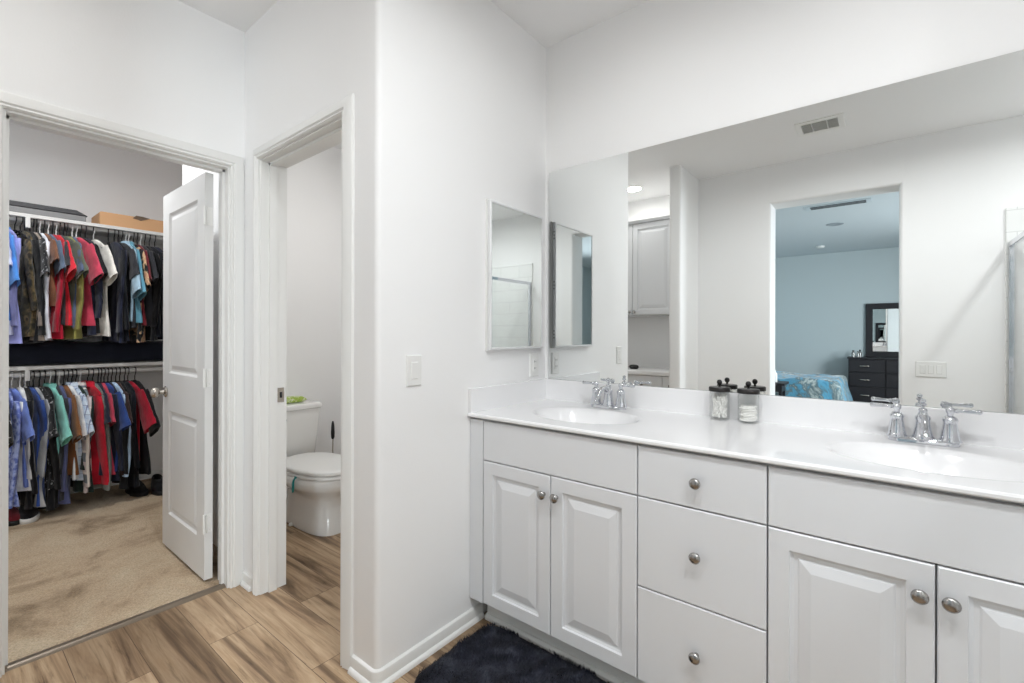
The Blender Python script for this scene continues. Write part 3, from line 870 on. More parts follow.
# ------------------------------------------------------------------ closet: shelves, rods, brackets
SHELF_X = -4.468
ROD_X = -4.52
RODS = {'upper': 2.003, 'lower': 0.956}
for nm, zt in (('upper', 2.038), ('lower', 1.014)):
    sh = tag(thing('closet_shelf', (-4.63, 0.4, zt)), 'white ' + nm + ' closet shelf with its hanging rod', 'shelf')
    obj('board', MB().box(XFAR + 0.001, SHELF_X, -0.62, 1.498, zt - 0.024, zt), M_ROD, sh, bevel=0.002)
    obj('cleat', MB().box(XFAR + 0.001, XFAR + 0.02, -0.62, 1.498, zt - 0.11, zt - 0.0245), M_ROD, sh)
    obj('rod', MB().tube([(ROD_X, -0.62, RODS[nm]), (ROD_X, 1.498, RODS[nm])], 0.0165, 16), M_ROD, sh, smooth=60)
    for by in (0.398, 1.36):
        mb = MB()
        mb.box(XFAR + 0.02, SHELF_X + 0.004, by - 0.011, by + 0.011, zt - 0.034, zt - 0.0245)
        mb.box(XFAR + 0.002, XFAR + 0.022, by - 0.011, by + 0.011, zt - 0.28, zt - 0.0245)
        mb.tube([(XFAR + 0.015, by, zt - 0.27), (ROD_X - 0.06, by, zt - 0.10), (SHELF_X, by, zt - 0.045)], 0.008, 8)
        mb.box(SHELF_X - 0.012, SHELF_X + 0.006, by - 0.012, by + 0.012, zt - 0.095, zt - 0.024)
        obj('bracket', mb, M_ROD, sh, bevel=0.002)

# things on the shelves
case = tag(thing('storage_case', (-4.63, 0.44, 2.0385)), 'flat dark grey case lying on the upper closet shelf', 'case')
obj('case_body', MB().box(-4.78, -4.475, 0.16, 0.690, 2.0385, 2.079), mat('mid_grey_plastic', (132, 132, 132), 0.5), case, bevel=0.006)
mb = MB()
mb.prism([(0.14, 2.0795), (0.700, 2.0795), (0.680, 2.090), (0.64, 2.112), (0.14, 2.112)], -4.785, -4.47, lambda u, v, w: (w, u, v))
o = obj('case_lid', mb, mat('charcoal_plastic', (62, 62, 64), 0.5), case, bevel=0.004)
o['label'] = 'darker lid with a sloping end'
M_BOARD = mat('tan_cardboard', (205, 160, 118), 0.8)
bx = tag(thing('cardboard_box', (-4.62, 1.0, 2.0385)), 'long tan cardboard box at the end of the upper closet shelf', 'box')
obj('box_body', MB().prism(rrect(0.765, 1.36, 2.0385, 2.133, 0.008, 3), -4.77, -4.478, lambda u, v, w: (w, u, v)), M_BOARD, bx)
mb = MB()
mb.loft([[(-4.476, 0.955, 2.118), (-4.472, 0.975, 2.141), (-4.474, 1.015, 2.141), (-4.474, 1.060, 2.134), (-4.474, 1.005, 2.108)],
         [(-4.479, 0.955, 2.118), (-4.479, 0.975, 2.139), (-4.479, 1.015, 2.139), (-4.479, 1.060, 2.132), (-4.479, 1.005, 2.108)]])
o = obj('torn_tape', mb, mat('brown_tape', (106, 88, 72), 0.5), bx)
o['label'] = 'torn piece of dark tape'
mb = MB()
rings = []
for i in range(40):
    y = 0.10 + 1.36 * i / 39
    h = 0.165 + 0.018 * noise.noise(Vector((y * 6, 0, 0))) 
    ring = []
    for j in range(20):
        a = 2 * PI * j / 20
        c, s = math.cos(a), math.sin(a)
        k = 1 + 0.08 * noise.noise(Vector((c * 2, s * 2, y * 8)))
        ring.append((-4.655 + 0.125 * k * math.copysign(abs(c) ** 0.5, c), y, max(1.0146, 1.0146 + h / 2 + h / 2 * k * math.copysign(abs(s) ** 0.5, s))))
    rings.append(ring)
mb.loft(rings)
o = obj('folded_blanket', mb, cloth('midnight_navy_fleece', (28, 31, 42)), smooth=70, origin=(-4.655, 0.7, 1.0146))
tag(o, 'dark navy folded blanket lying along the lower closet shelf', 'blanket')

# ------------------------------------------------------------------ hangers and clothes
def hanger_mesh():
    mb = MB()
    pts = [(0.0195 * math.cos(R(a)), 0, 0.003 + 0.0195 * math.sin(R(a))) for a in range(-20, 181, 20)]
    pts = [(-x, 0, z) for x, y, z in pts]
    pts = list(reversed(pts)) if False else pts
    pts = pts[:]                       # from one side over the rod to the other
    pts += [(0.0195, 0, -0.012), (0.012, 0, -0.030), (0.0, 0, -0.042), (0.0, 0, -0.078)]
    mb.tube(pts, 0.0033, 6)
    sh = [(-0.185, 0, -0.178), (-0.175, 0, -0.162), (-0.10, 0, -0.118), (-0.025, 0, -0.086), (0, 0, -0.078), (0.025, 0, -0.086), (0.10, 0, -0.118), (0.175, 0, -0.162), (0.185, 0, -0.178)]
    mb.tube(sh, [0.005, 0.006, 0.0065, 0.0055, 0.005, 0.0055, 0.0065, 0.006, 0.005], 6)
    mb.tube([(-0.184, 0, -0.178), (-0.175, 0, -0.184), (0.175, 0, -0.184), (0.184, 0, -0.178)], 0.0035, 6)
    return mb
HANGERS = {}
def hang(rod, y, yaw, colour):
    if colour not in HANGERS:
        HANGERS[colour] = obj('clothes_hanger', hanger_mesh(), M_HANGB if colour == 'black' else M_HANGW, smooth=60)
        o = HANGERS[colour]
    else:
        o = HANGERS[colour].copy()
        COL.objects.link(o)
    o.location = (ROD_X, y, RODS[rod] + 0.0)
    o.rotation_euler = (0, 0, yaw)
    tag(o, colour + ' hanger on the ' + rod + ' closet rod', 'hanger', colour + ' hangers on the ' + rod + ' rod')
    return o

def shirt(kind, label, m, rod, y, yaw, L=0.72, sl=0.22, hs=0.205, hem=0.225, dep=0.019, seed=0, collar=False, sm=None, cat=None, flare=20, bend=0.0):
    """a garment on its hanger: torso, two sleeves and a collar; width along local X, thin along Y"""
    z0 = RODS[rod]
    root = thing(kind, (ROD_X, y, z0))
    tag(root, label, cat or kind.replace('_', ' '))
    def W(x, yy, z):
        return (ROD_X + x, y + yy, z0 + z)
    # torso
    prof = [(-0.084, 0.058, 0.014), (-0.094, 0.085, 0.016), (-0.112, 0.130, 0.016), (-0.134, 0.175, 0.015), (-0.152, hs - 0.008, 0.014), (-0.175, hs - 0.002, 0.015), (-0.24, hs - 0.022, dep * 0.9)]
    n = 12
    for i in range(1, n + 1):
        t = i / n
        prof.append((-0.24 - (L - 0.156) * t, (hs - 0.022) * (1 - t) + hem * t - 0.012 * math.sin(PI * t), dep * (1 + 0.25 * t)))
    rings = []
    seg = 36
    for z, hw, hd in prof:
        t = max(0.0, (-z - 0.15) / (L - 0.06))
        ring = []
        for k in range(seg):
            a = 2 * PI * k / seg
            c, s = math.cos(a), math.sin(a)
            x = hw * math.copysign(abs(c) ** 0.75, c)
            f = 0.020 * t * math.sin(x * 38 + seed * 1.7 + 2.0 * noise.noise(Vector((x * 5, z * 2, seed)))) + 0.012 * t * noise.noise(Vector((x * 7, z * 4, seed + 9)))
            ring.append(W(x * (1 + 0.02 * t * math.sin(seed)), hd * math.copysign(abs(s) ** 0.8, s) + f + bend * t * t, z + 0.008 * t * math.sin(x * 9 + seed)))
        rings.append(ring)
    obj('torso', MB().loft(rings), m, root, smooth=75)
    for sgn in (1, -1):
        a = R(flare if flare <= 30 else flare - 9)
        d = Vector((sgn * math.sin(a), 0, -math.cos(a)))
        q = Vector((sgn * math.cos(a), 0, math.sin(a)))
        rings = []
        p0 = Vector((sgn * (hs - 0.030), 0, -0.158))
        nn = 9
        long = sl > 0.4
        for i in range(nn + 1):
            t = i / nn
            w = (0.062 + 0.034 * t) if not long else (0.076 - 0.030 * t)
            if i == 0:
                w = 0.05
            th = 0.013 + 0.005 * t if not long else 0.017 - 0.003 * t
            dd = d if not long else Vector((sgn * math.sin(a) * (1 - t * 0.85), 0, -1)).normalized()
            p = p0 + (d * sl * t if not long else Vector((sgn * math.sin(a) * sl * (t - 0.62 * t * t) * 0.45, 0.018 * math.sin(t * 3 + seed), -sl * t)))
            ring = []
            for k in range(16):
                b = 2 * PI * k / 16
                c, s = math.cos(b), math.sin(b)
                f = 0.007 * noise.noise(Vector((c * 2, t * 5, seed + sgn * 3)))
                qq = q if not long else Vector((1, 0, 0))
                v3 = p + qq * (w * c) + Vector((0, th * s + f + bend * t * 0.2, 0))
                ring.append(W(v3.x, v3.y, v3.z))
            rings.append(ring)
        # turn the cuff inward so that the sleeve reads as an open tube
        cen = sum((Vector(p) for p in rings[-1]), Vector()) / 16
        up = (Vector(rings[-3][0]) - Vector(rings[-1][0]))
        rings.append([tuple(cen + (Vector(p) - cen) * 0.86) for p in rings[-1]])
        rings.append([tuple(cen + (Vector(p) - cen) * 0.7 + up * 0.7) for p in rings[-2]])
        obj('sleeve', MB().loft(rings), sm or m, root, smooth=75)
    if collar:
        mb = MB()
        rr = []
        for z, r1, r2 in ((-0.100, 0.078, 0.030), (-0.078, 0.064, 0.030), (-0.066, 0.058, 0.027), (-0.070, 0.064, 0.031), (-0.102, 0.090, 0.034)):
            rr.append([W(r1 * math.cos(2 * PI * k / 20), r2 * math.sin(2 * PI * k / 20), z) for k in range(20)])
        mb.loft(rr, caps=False)
        obj('collar', mb, sm or m, root, smooth=75)
    root.rotation_euler = (0, 0, yaw)
    return root

def rod_y(px):
    """place along the rod (metres) read off at 5.43 px per 3 cm, denser toward the end"""
    return 0.312 + (px - 8) * 0.00497 + (px - 8) ** 2 * 0.00000333

C = {}
for nm, rgb in {
    'lavender': (196, 200, 226), 'bright_blue': (72, 136, 214), 'periwinkle': (140, 144, 200), 'black': (22, 22, 25), 'taupe': (146, 134, 124), 'white': (218, 220, 228),
    'navy': (34, 38, 56), 'rust': (122, 82, 60), 'slate_blue': (92, 108, 130), 'red': (206, 40, 54), 'crimson': (166, 26, 48), 'charcoal': (54, 55, 60), 'olive': (138, 134, 72),
    'grey_green': (92, 98, 84), 'denim_blue': (84, 98, 124), 'raspberry': (192, 66, 88), 'cream_white': (224, 220, 212), 'pale_blue': (160, 188, 206), 'teal_blue': (98, 152, 172),
    'maroon': (108, 36, 44), 'pure_white': (226, 228, 232), 'royal_blue': (48, 74, 138), 'light_grey': (158, 160, 164), 'mint': (134, 204, 192), 'indigo': (82, 88, 126),
    'brown': (128, 84, 52), 'forest': (38, 52, 48), 'strong_red': (186, 28, 48), 'grey': (112, 116, 112), 'ice_blue': (176, 200, 226), 'dark_brown': (62, 46, 42), 'ink': (20, 22, 30),
    'cornflower': (112, 134, 206)}.items():
    C[nm] = cloth(nm + '_fabric', rgb)

def pattern(name, bg, stops, scale, detail=2.0):
    m = cloth(name, bg)
    v = coords(m)
    base(m, ramp(m, tex_noise(m, v, scale, detail, 0.55), stops))
    return m
C['camo'] = pattern('camouflage_fabric', (60, 54, 40), [(0.38, (34, 32, 27)), (0.46, (66, 60, 42)), (0.54, (104, 88, 62)), (0.62, (46, 40, 32))], 16)
C['flecked'] = pattern('black_flecked_fabric', (26, 26, 28), [(0.60, (26, 26, 28)), (0.66, (170, 170, 172))], 42)
C['print'] = pattern('black_white_print_fabric', (26, 26, 28), [(0.57, (24, 24, 26)), (0.60, (214, 214, 214))], 20)
C['blue_pattern'] = pattern('blue_patterned_fabric', (108, 124, 190), [(0.42, (92, 108, 178)), (0.58, (156, 170, 216))], 34)
C['floral'] = pattern('black_tan_floral_fabric', (26, 25, 27), [(0.50, (24, 24, 27)), (0.56, (214, 178, 140)), (0.66, (188, 140, 112))], 13)

def plaid(name, bg, c1, c2, sz):
    m = cloth(name, bg)
    tc = nd(m, 'ShaderNodeTexCoord')
    sp = nd(m, 'ShaderNodeSeparateXYZ')
    ln(m, tc.outputs['Object'], sp.inputs[0])
    def band(sock, per, w, off=0.0):
        a = nd(m, 'ShaderNodeMath', operation='MULTIPLY_ADD'); a.inputs[1].default_value = 1 / per; a.inputs[2].default_value = 20 + off
        ln(m, sock, a.inputs[0])
        f = nd(m, 'ShaderNodeMath', operation='FRACT'); ln(m, a.outputs[0], f.inputs[0])
        g = nd(m, 'ShaderNodeMath', operation='LESS_THAN'); g.inputs[1].default_value = w; ln(m, f.outputs[0], g.inputs[0])
        return g.outputs[0]
    c = mix(m, band(sp.outputs['Z'], sz, 0.4), lin(bg), lin(c1))
    c = mix(m, band(sp.outputs['X'], sz, 0.16, 0.3), c, lin(c2))
    c = mix(m, band(sp.outputs['Z'], sz, 0.06, 0.55), c, lin(c2))
    base(m, c)
    return m
C['flannel'] = plaid('grey_pink_flannel', (206, 194, 194), (116, 124, 132), (228, 222, 214), 0.15)
C['pale_plaid'] = plaid('pale_blue_plaid', (206, 218, 232), (190, 206, 226), (128, 136, 168), 0.06)

# (hook px, kind, label, colour, rod, hanger, options)
TS, LS, SH, PO, JK = 't_shirt', 'long_sleeve_shirt', 'dress_shirt', 'polo_shirt', 'jacket'
U = [
    (3, TS, 'lavender white t-shirt, first at the doorway end of the upper rod', 'lavender', 'black', dict(L=0.70, sl=0.23)),
    (7, PO, 'bright blue polo shirt on the upper rod beside the lavender shirt', 'bright_blue', 'black', dict(L=0.60, sl=0.33, collar=True)),
    (10, SH, 'periwinkle button shirt on the upper rod behind the bright blue polo', 'periwinkle', 'white', dict(L=0.74, sl=0.56)),
    (26, JK, 'dark camouflage jacket on the upper closet rod', 'camo', 'black', dict(L=0.70, sl=0.46, dep=0.025)),
    (31, JK, 'black long jacket on the upper rod beside the camouflage one', 'black', 'black', dict(L=0.745, sl=0.62)),
    (34, LS, 'taupe long shirt on the upper rod right of the black jacket', 'taupe', 'black', dict(L=0.735, sl=0.56)),
    (37, TS, 'black white-flecked t-shirt on the upper closet rod', 'flecked', 'black', dict(L=0.64, sl=0.26)),
    (40, LS, 'white long sleeved shirt hanging low on the upper rod', 'white', 'white', dict(L=0.72, sl=0.64)),
    (44, TS, 'rust brown t-shirt on the upper closet rod', 'rust', 'black', dict(L=0.5, sl=0.16)),
    (48, TS, 'slate blue t-shirt left of the scarlet one on the upper rod', 'slate_blue', 'white', dict(L=0.62, sl=0.22)),
    (52, LS, 'crimson long sleeved shirt on the upper rod', 'crimson', 'black', dict(L=0.72, sl=0.60)),
    (55.5, TS, 'scarlet t-shirt with flared sleeve on the upper rod', 'red', 'white', dict(L=0.62, sl=0.25, flare=36)),
    (59, TS, 'charcoal t-shirt right of the scarlet one on the upper rod', 'charcoal', 'black', dict(L=0.62, sl=0.20)),
    (62.5, TS, 'grey green t-shirt on the upper closet rod', 'grey_green', 'black', dict(L=0.56, sl=0.25, flare=35)),
    (66, LS, 'olive green long shirt on the upper closet rod', 'olive', 'black', dict(L=0.725, sl=0.58)),
    (71, TS, 'denim blue t-shirt left of the raspberry one on the upper rod', 'denim_blue', 'white', dict(L=0.64, sl=0.23)),
    (75, TS, 'raspberry pink t-shirt on the upper closet rod', 'raspberry', 'white', dict(L=0.62, sl=0.26, flare=34)),
    (79, TS, 'black t-shirt right of the raspberry one on the upper rod', 'black', 'black', dict(L=0.68, sl=0.26, flare=36)),
    (84, LS, 'navy long shirt left of the cream t-shirt on the upper rod', 'navy', 'black', dict(L=0.70, sl=0.5)),
    (92, TS, 'cream white t-shirt on a white hanger of the upper rod', 'cream_white', 'white', dict(L=0.705, sl=0.26, flare=36)),
    (113, JK, 'dark navy jacket right of the cream t-shirt on the upper rod', 'navy', 'black', dict(L=0.745, sl=0.6)),
    (117, LS, 'black long sleeved shirt left of the pale blue shirt on the upper rod', 'ink', 'black', dict(L=0.73, sl=0.58)),
    (121, TS, 'charcoal grey t-shirt left of the teal one on the upper rod', 'charcoal', 'black', dict(L=0.64, sl=0.22)),
    (125, SH, 'pale blue button shirt on the upper closet rod', 'pale_blue', 'white', dict(L=0.60, sl=0.34, collar=True)),
    (128, PO, 'teal blue polo shirt on the upper closet rod', 'teal_blue', 'white', dict(L=0.60, sl=0.36, collar=True)),
    (133, SH, 'black shirt with tan floral print on the upper rod', 'floral', 'black', dict(L=0.74, sl=0.30)),
    (137, TS, 'maroon t-shirt on the upper closet rod', 'maroon', 'black', dict(L=0.62, sl=0.25)),
    (140.5, TS, 'grey t-shirt right of the maroon one on the upper rod', 'charcoal', 'white', dict(L=0.63, sl=0.24)),
    (145, LS, 'black long shirt second from the door on the upper rod', 'black', 'black', dict(L=0.74, sl=0.56)),
    (150, TS, 'ink black t-shirt nearest the open door on the upper rod', 'ink', 'black', dict(L=0.70, sl=0.28)),
    (156, LS, 'navy black long shirt half hidden by the open door on the upper rod', 'navy', 'black', dict(L=0.72, sl=0.5)),
]
Lw = [
    (2, TS, 'black t-shirt with white print, first at the doorway end of the lower rod', 'print', 'black', dict(L=0.66, sl=0.28)),
    (9, SH, 'blue patterned button shirt behind the cornflower shirt on the lower rod', 'blue_pattern', 'black', dict(L=0.74, sl=0.66)),
    (14.5, PO, 'cornflower blue polo shirt with flared sleeve on the lower rod', 'cornflower', 'white', dict(L=0.62, sl=0.27, flare=36)),
    (27, LS, 'black long shirt right of the cornflower polo on the lower rod', 'black', 'white', dict(L=0.77, sl=0.6)),
    (22, SH, 'white shirt with loose cuff showing low on the lower rod', 'pure_white', 'white', dict(L=0.66, sl=0.50)),
    (31, LS, 'royal blue long shirt left of the black flecked one on the lower rod', 'royal_blue', 'black', dict(L=0.77, sl=0.5)),
    (34.5, LS, 'light grey long sleeved shirt on the lower closet rod', 'light_grey', 'black', dict(L=0.77, sl=0.5)),
    (40, SH, 'black shirt with white flecks on the lower closet rod', 'flecked', 'black', dict(L=0.66, sl=0.27)),
    (45, JK, 'broad black jacket hanging nearly to the carpet on the lower rod', 'black', 'black', dict(L=0.81, sl=0.6, dep=0.026)),
    (50, PO, 'mint green polo shirt on the lower closet rod', 'mint', 'white', dict(L=0.60, sl=0.31, collar=True, flare=38)),
    (55, LS, 'charcoal long shirt right of the mint polo on the lower rod', 'charcoal', 'black', dict(L=0.76, sl=0.5)),
    (58.5, LS, 'slate indigo long sleeved shirt on the lower closet rod', 'indigo', 'white', dict(L=0.78, sl=0.62)),
    (63, TS, 'brown t-shirt on the lower rod left of the pale plaid one', 'brown', 'black', dict(L=0.60, sl=0.30, flare=34)),
    (67, TS, 'white t-shirt squeezed between brown and pale plaid on the lower rod', 'pure_white', 'black', dict(L=0.64, sl=0.29)),
    (71, SH, 'pale blue plaid short sleeved shirt on the lower rod', 'pale_plaid', 'black', dict(L=0.66, sl=0.29, flare=36, collar=True)),
    (75, LS, 'dark forest green long shirt on the lower closet rod', 'forest', 'black', dict(L=0.74, sl=0.5)),
    (79, SH, 'cream, grey and pink flannel shirt on the lower rod', 'flannel', 'white', dict(L=0.73, sl=0.62, collar=True)),
    (86.5, LS, 'red long sleeved shirt on the lower closet rod', 'strong_red', 'black', dict(L=0.70, sl=0.63, flare=34, dep=0.025, collar=True)),
    (91.5, LS, 'grey long sweater right of the red shirt on the lower rod', 'grey', 'black', dict(L=0.74, sl=0.67)),
    (97, TS, 'navy t-shirt left of the pink one on the lower rod', 'navy', 'black', dict(L=0.64, sl=0.22)),
    (100, TS, 'dark pink t-shirt left of the royal blue one on the lower rod', 'raspberry', 'black', dict(L=0.64, sl=0.22)),
    (103, TS, 'royal blue t-shirt left of the ice blue shirt on the lower rod', 'royal_blue', 'black', dict(L=0.62, sl=0.27, flare=34)),
    (107, LS, 'navy long shirt left of the ice blue shirt on the lower rod', 'navy', 'black', dict(L=0.70, sl=0.55)),
    (110.5, SH, 'ice blue button shirt on the lower closet rod', 'ice_blue', 'black', dict(L=0.66, sl=0.60)),
    (115, TS, 'dark brown t-shirt right of the ice blue shirt on the lower rod', 'dark_brown', 'black', dict(L=0.66, sl=0.24)),
    (119, JK, 'long black jacket right of the dark brown t-shirt on the lower rod', 'black', 'black', dict(L=0.76, sl=0.58)),
    (124, LS, 'inky black long shirt third from the door end of the lower rod', 'ink', 'black', dict(L=0.77, sl=0.55)),
    (127.5, TS, 'maroon t-shirt with flared sleeve near the door end of the lower rod', 'crimson', 'black', dict(L=0.60, sl=0.30, flare=40)),
    (135, TS, 'black t-shirt last at the door end of the lower rod', 'black', 'black', dict(L=0.70, sl=0.33, flare=40)),
]
rnd = random.Random(11)
for rod, rows in (('upper', U), ('lower', Lw)):
    for i, (px, kind, label, col, hc, opt) in enumerate(rows):
        yaw = R(rnd.uniform(1, 9) + (4 if opt.get('flare', 20) > 30 else 0))
        y = rod_y(px - 3.0)
        hang(rod, y, yaw, hc)
        shirt(kind, label, C[col], rod, y, yaw, seed=i * 1.37 + (50 if rod == 'lower' else 0), **opt)
# hangers with nothing on them
for px, yaw in ((14, 20), (19, 34), (23, 28), (88, 10), (104, -8)):
    o = hang('upper', rod_y(px), R(yaw), 'black')
    o['label'] = 'empty black hanger on the upper closet rod'
    o['group'] = 'empty hangers on the upper rod'

# shoes on the closet floor
def shoe(x, y, yaw, label, up, sole, size=1.0):
    root = tag(thing('shoe', (x, y, 0.004)), label, 'shoe')
    L = 0.29 * size
    def ringz(s, z, w=1.0):
        r = []
        for k in range(28):
            a = 2 * PI * k / 28
            c, sn = math.cos(a), math.sin(a)
            wid = (0.050 - 0.010 * math.cos(a) * 0 + (0.006 if c > 0 else -0.006)) * w
            r.append((x + L / 2 * s * math.copysign(abs(c) ** 0.85, c), y + wid * s * sn, 0.0045 + z))
        return r
    obj('sole', MB().loft([ringz(0.98, 0.0), ringz(1.0, 0.006), ringz(1.0, 0.026), ringz(0.97, 0.030)]), sole, root, smooth=60)
    def up_ring(x0, x1, w, z, zt):
        r = []
        for k in range(28):
            a = 2 * PI * k / 28
            c, sn = math.cos(a), math.sin(a)
            px = (x0 + x1) / 2 + (x1 - x0) / 2 * c
            r.append((x + px * size, y + w * sn, 0.0045 + z + zt * (0.5 - 0.5 * c)))
        return r
    obj('upper', MB().loft([up_ring(-0.138, 0.138, 0.048, 0.029, 0), up_ring(-0.139, 0.128, 0.047, 0.048, 0.008), up_ring(-0.138, 0.09, 0.042, 0.064, 0.018), up_ring(-0.136, 0.03, 0.036, 0.078, 0.024), up_ring(-0.132, -0.01, 0.031, 0.088, 0.018), up_ring(-0.126, -0.02, 0.026, 0.078, 0.018), up_ring(-0.11, -0.03, 0.018, 0.045, 0.01)]), up, root, smooth=70)
    root.rotation_euler = (0, 0, yaw)
M_SOLEW = mat('white_rubber', (222, 222, 220), 0.6)
M_SOLEB = mat('black_rubber', (24, 24, 26), 0.6)
shoe(-4.46, 0.315, R(12), 'red and black sneaker under the lower rod beside the door frame', C['maroon'], M_SOLEB, 0.88)
shoe(-4.44, 0.400, R(-6), 'black sneaker with white sole under the black shirts', C['black'], M_SOLEW, 0.9)
shoe(-4.50, 0.985, R(8), 'black shoe under the long black jacket on the closet floor', C['black'], M_SOLEB)
shoe(-4.42, 1.11, R(-5), 'plain black shoe nearest the open door on the closet floor', C['black'], M_SOLEB)

# ------------------------------------------------------------------ recessed lamps, vents
LAMP_LABEL = ['added unseen downlight in the bathroom ceiling above the rug', 'added unseen downlight in the bathroom ceiling toward the shower', 'round recessed downlight in the ceiling over the corner sink', 'added unseen downlight in the ceiling over the sink by the shower side', 'added unseen downlight in the ceiling before the two doorways',
              'round lit downlight in the ceiling before the linen cabinets', 'round recessed downlight in the closet ceiling', 'added unseen downlight in the toilet room ceiling', 'round recessed downlight in the shower ceiling']
for (key, x, y), lab in zip(DOWNLIGHTS, LAMP_LABEL):
    d = tag(thing('downlight', (x, y, CEIL)), lab, 'ceiling light')
    obj('trim_ring', MB().loft([[(x + r * math.cos(2 * PI * k / 32), y + r * math.sin(2 * PI * k / 32), CEIL - h) for k in range(32)] for r, h in ((0.100, 0.0003), (0.099, 0.005), (0.092, 0.007), (0.078, 0.004), (0.076, 0.0003))], caps=False), M_PLASTIC, d, smooth=40)
    obj('lens', MB().lathe([(0.0, 0.0004), (0.077, 0.0004), (0.077, 0.0030), (0.0, 0.0034)], (x, y, CEIL), (0, 0, -1), 32), M_LAMP, d)
bl = tag(thing('downlight', (-0.50, -3.63, CEIL)), 'unlit round downlight in the bedroom ceiling', 'ceiling light')
obj('trim_ring', MB().lathe([(0.0, 0.0003), (0.10, 0.0003), (0.099, 0.005), (0.085, 0.009), (0.07, 0.004), (0.0, 0.003)], (-0.50, -3.63, CEIL), (0, 0, -1), 32), mat('grey_trim', (150, 158, 164), 0.5), bl, smooth=40)
o = obj('smoke_detector', MB().lathe([(0.0, 0.0003), (0.065, 0.0003), (0.065, 0.012), (0.055, 0.028), (0.03, 0.034), (0.0, 0.034)], (-0.82, -5.38, CEIL), (0, 0, -1), 28), M_PLASTIC, smooth=40, origin=(-0.82, -5.38, CEIL))
tag(o, 'small round smoke detector on the bedroom ceiling', 'smoke detector')
# bathroom supply register
cv = tag(thing('ceiling_vent', (-0.35, 0.05, CEIL)), 'white rectangular register in the bathroom ceiling', 'vent')
vx0, vx1, vy0, vy1 = -0.495, -0.205, -0.08, 0.175
obj('vent_frame', MB().rings(vx0, vx1, vy0, vy1, [(0.0, 0.0), (0.004, 0.010), (0.035, 0.012), (0.040, 0.004), (0.040, 0.001)], lambda u, v, d: (u, v, CEIL - d), cap=False), M_PLASTIC, cv, smooth=30)
obj('duct', MB().box(vx0 + 0.036, vx1 - 0.036, vy0 + 0.036, vy1 - 0.036, CEIL - 0.0012, CEIL - 0.0004), M_PLASTIC, cv)
for i in range(12):
    y = vy0 + 0.048 + i * (vy1 - vy0 - 0.096) / 11
    sg = 1
    mb = MB()
    mb.prism([(y - 0.006, CEIL - 0.0015), (y - 0.005, CEIL - 0.0015), (y + sg * 0.007 + 0.001, CEIL - 0.012), (y + sg * 0.007, CEIL - 0.012)], vx0 + 0.038, vx1 - 0.038, lambda u, v, w: (w, u, v))
    obj('louver', mb, M_PLASTIC, cv)
for bx_ in (-0.395, -0.305):
    obj('cross_bar', MB().box(bx_ - 0.002, bx_ + 0.002, vy0 + 0.038, vy1 - 0.038, CEIL - 0.013, CEIL - 0.0015), M_PLASTIC, cv)
# bedroom slot diffuser
sv = tag(thing('slot_vent', (-0.40, -2.48, CEIL)), 'long slot vent in the bedroom ceiling', 'vent')
obj('vent_frame', MB().box(-0.72, -0.09, -2.57, -2.40, CEIL - 0.008, CEIL - 0.0004), mat('pale_vent_metal', (196, 206, 212), 0.5), sv, bevel=0.003)
for y in (-2.545, -2.495, -2.445):
    obj('slot', MB().box(-0.665, -0.14, y - 0.017, y + 0.017, CEIL - 0.0092, CEIL - 0.0078), M_DARKGAP, sv)

# ------------------------------------------------------------------ linen alcove
ua = tag(thing('upper_cabinet', (-2.0, -0.76, 1.435)), 'white wall cabinet with two doors in the linen alcove', 'cabinet')
obj('carcass', MB().box(-2.480, -1.503, -0.928, -0.600, 1.437, 2.398), M_CABIN, ua)
fy = lambda u, v, d: (u, -0.580 - d, v)
obj('crown_rail', MB().prism([(-0.600, 2.398), (-0.572, 2.398), (-0.560, 2.425), (-0.600, 2.425)], -2.480, -1.503, lambda u, v, w: (w, u, v)), M_CAB, ua)
for x0, x1, kx in ((-2.476, -2.048, -2.072), (-2.044, -1.616, -2.02)):
    d = obj('door', MB().rings(x0, x1, 1.445, 2.390, RP, fy), M_CAB, ua)
    knob(d, kx, 1.475, -0.580, 1.0, (0, 1, 0))
obj('filler_strip', MB().box(-1.613, -1.503, -0.600, -0.583, 1.437, 2.398), M_CAB, ua)
lb = tag(thing('base_cabinet', (-2.0, -0.68, 0)), 'white base cabinet under the alcove counter', 'cabinet')
obj('carcass', MB().box(-2.480, -1.503, -0.928, -0.455, 0.10, 0.835), M_CABIN, lb)
obj('toe_kick', MB().box(-2.480, -1.503, -0.928, -0.53, 0.0, 0.10), M_CAB, lb)
fy2 = lambda u, v, d: (u, -0.435 - d, v)
for x0, x1 in ((-2.476, -2.085), (-2.081, -1.676), (-1.672, -1.507)):
    d = obj('drawer', MB().rings(x0, x1, 0.655, 0.83, FLAT, fy2), M_CAB, lb)
    knob(d, (x0 + x1) / 2, 0.742, -0.435, 1.0, (0, 1, 0))
    d = obj('door', MB().rings(x0, x1, 0.105, 0.651, RP if x1 - x0 > 0.25 else FLAT, fy2), M_CAB, lb)
    knob(d, x1 - 0.035, 0.60, -0.435, 1.0, (0, 1, 0))
mb = MB()
mb.prism([(-0.929, 0.8355), (-0.42, 0.8355), (-0.412, 0.842), (-0.410, 0.857), (-0.414, 0.874), (-0.424, 0.879), (-0.929, 0.879)], -2.484, -1.502, lambda u, v, w: (w, u, v))
tag(obj('alcove_countertop', mb, M_TOP, smooth=35, origin=(-2.0, -0.68, 0.85)), 'white rounded edge counter in the linen alcove', 'countertop')
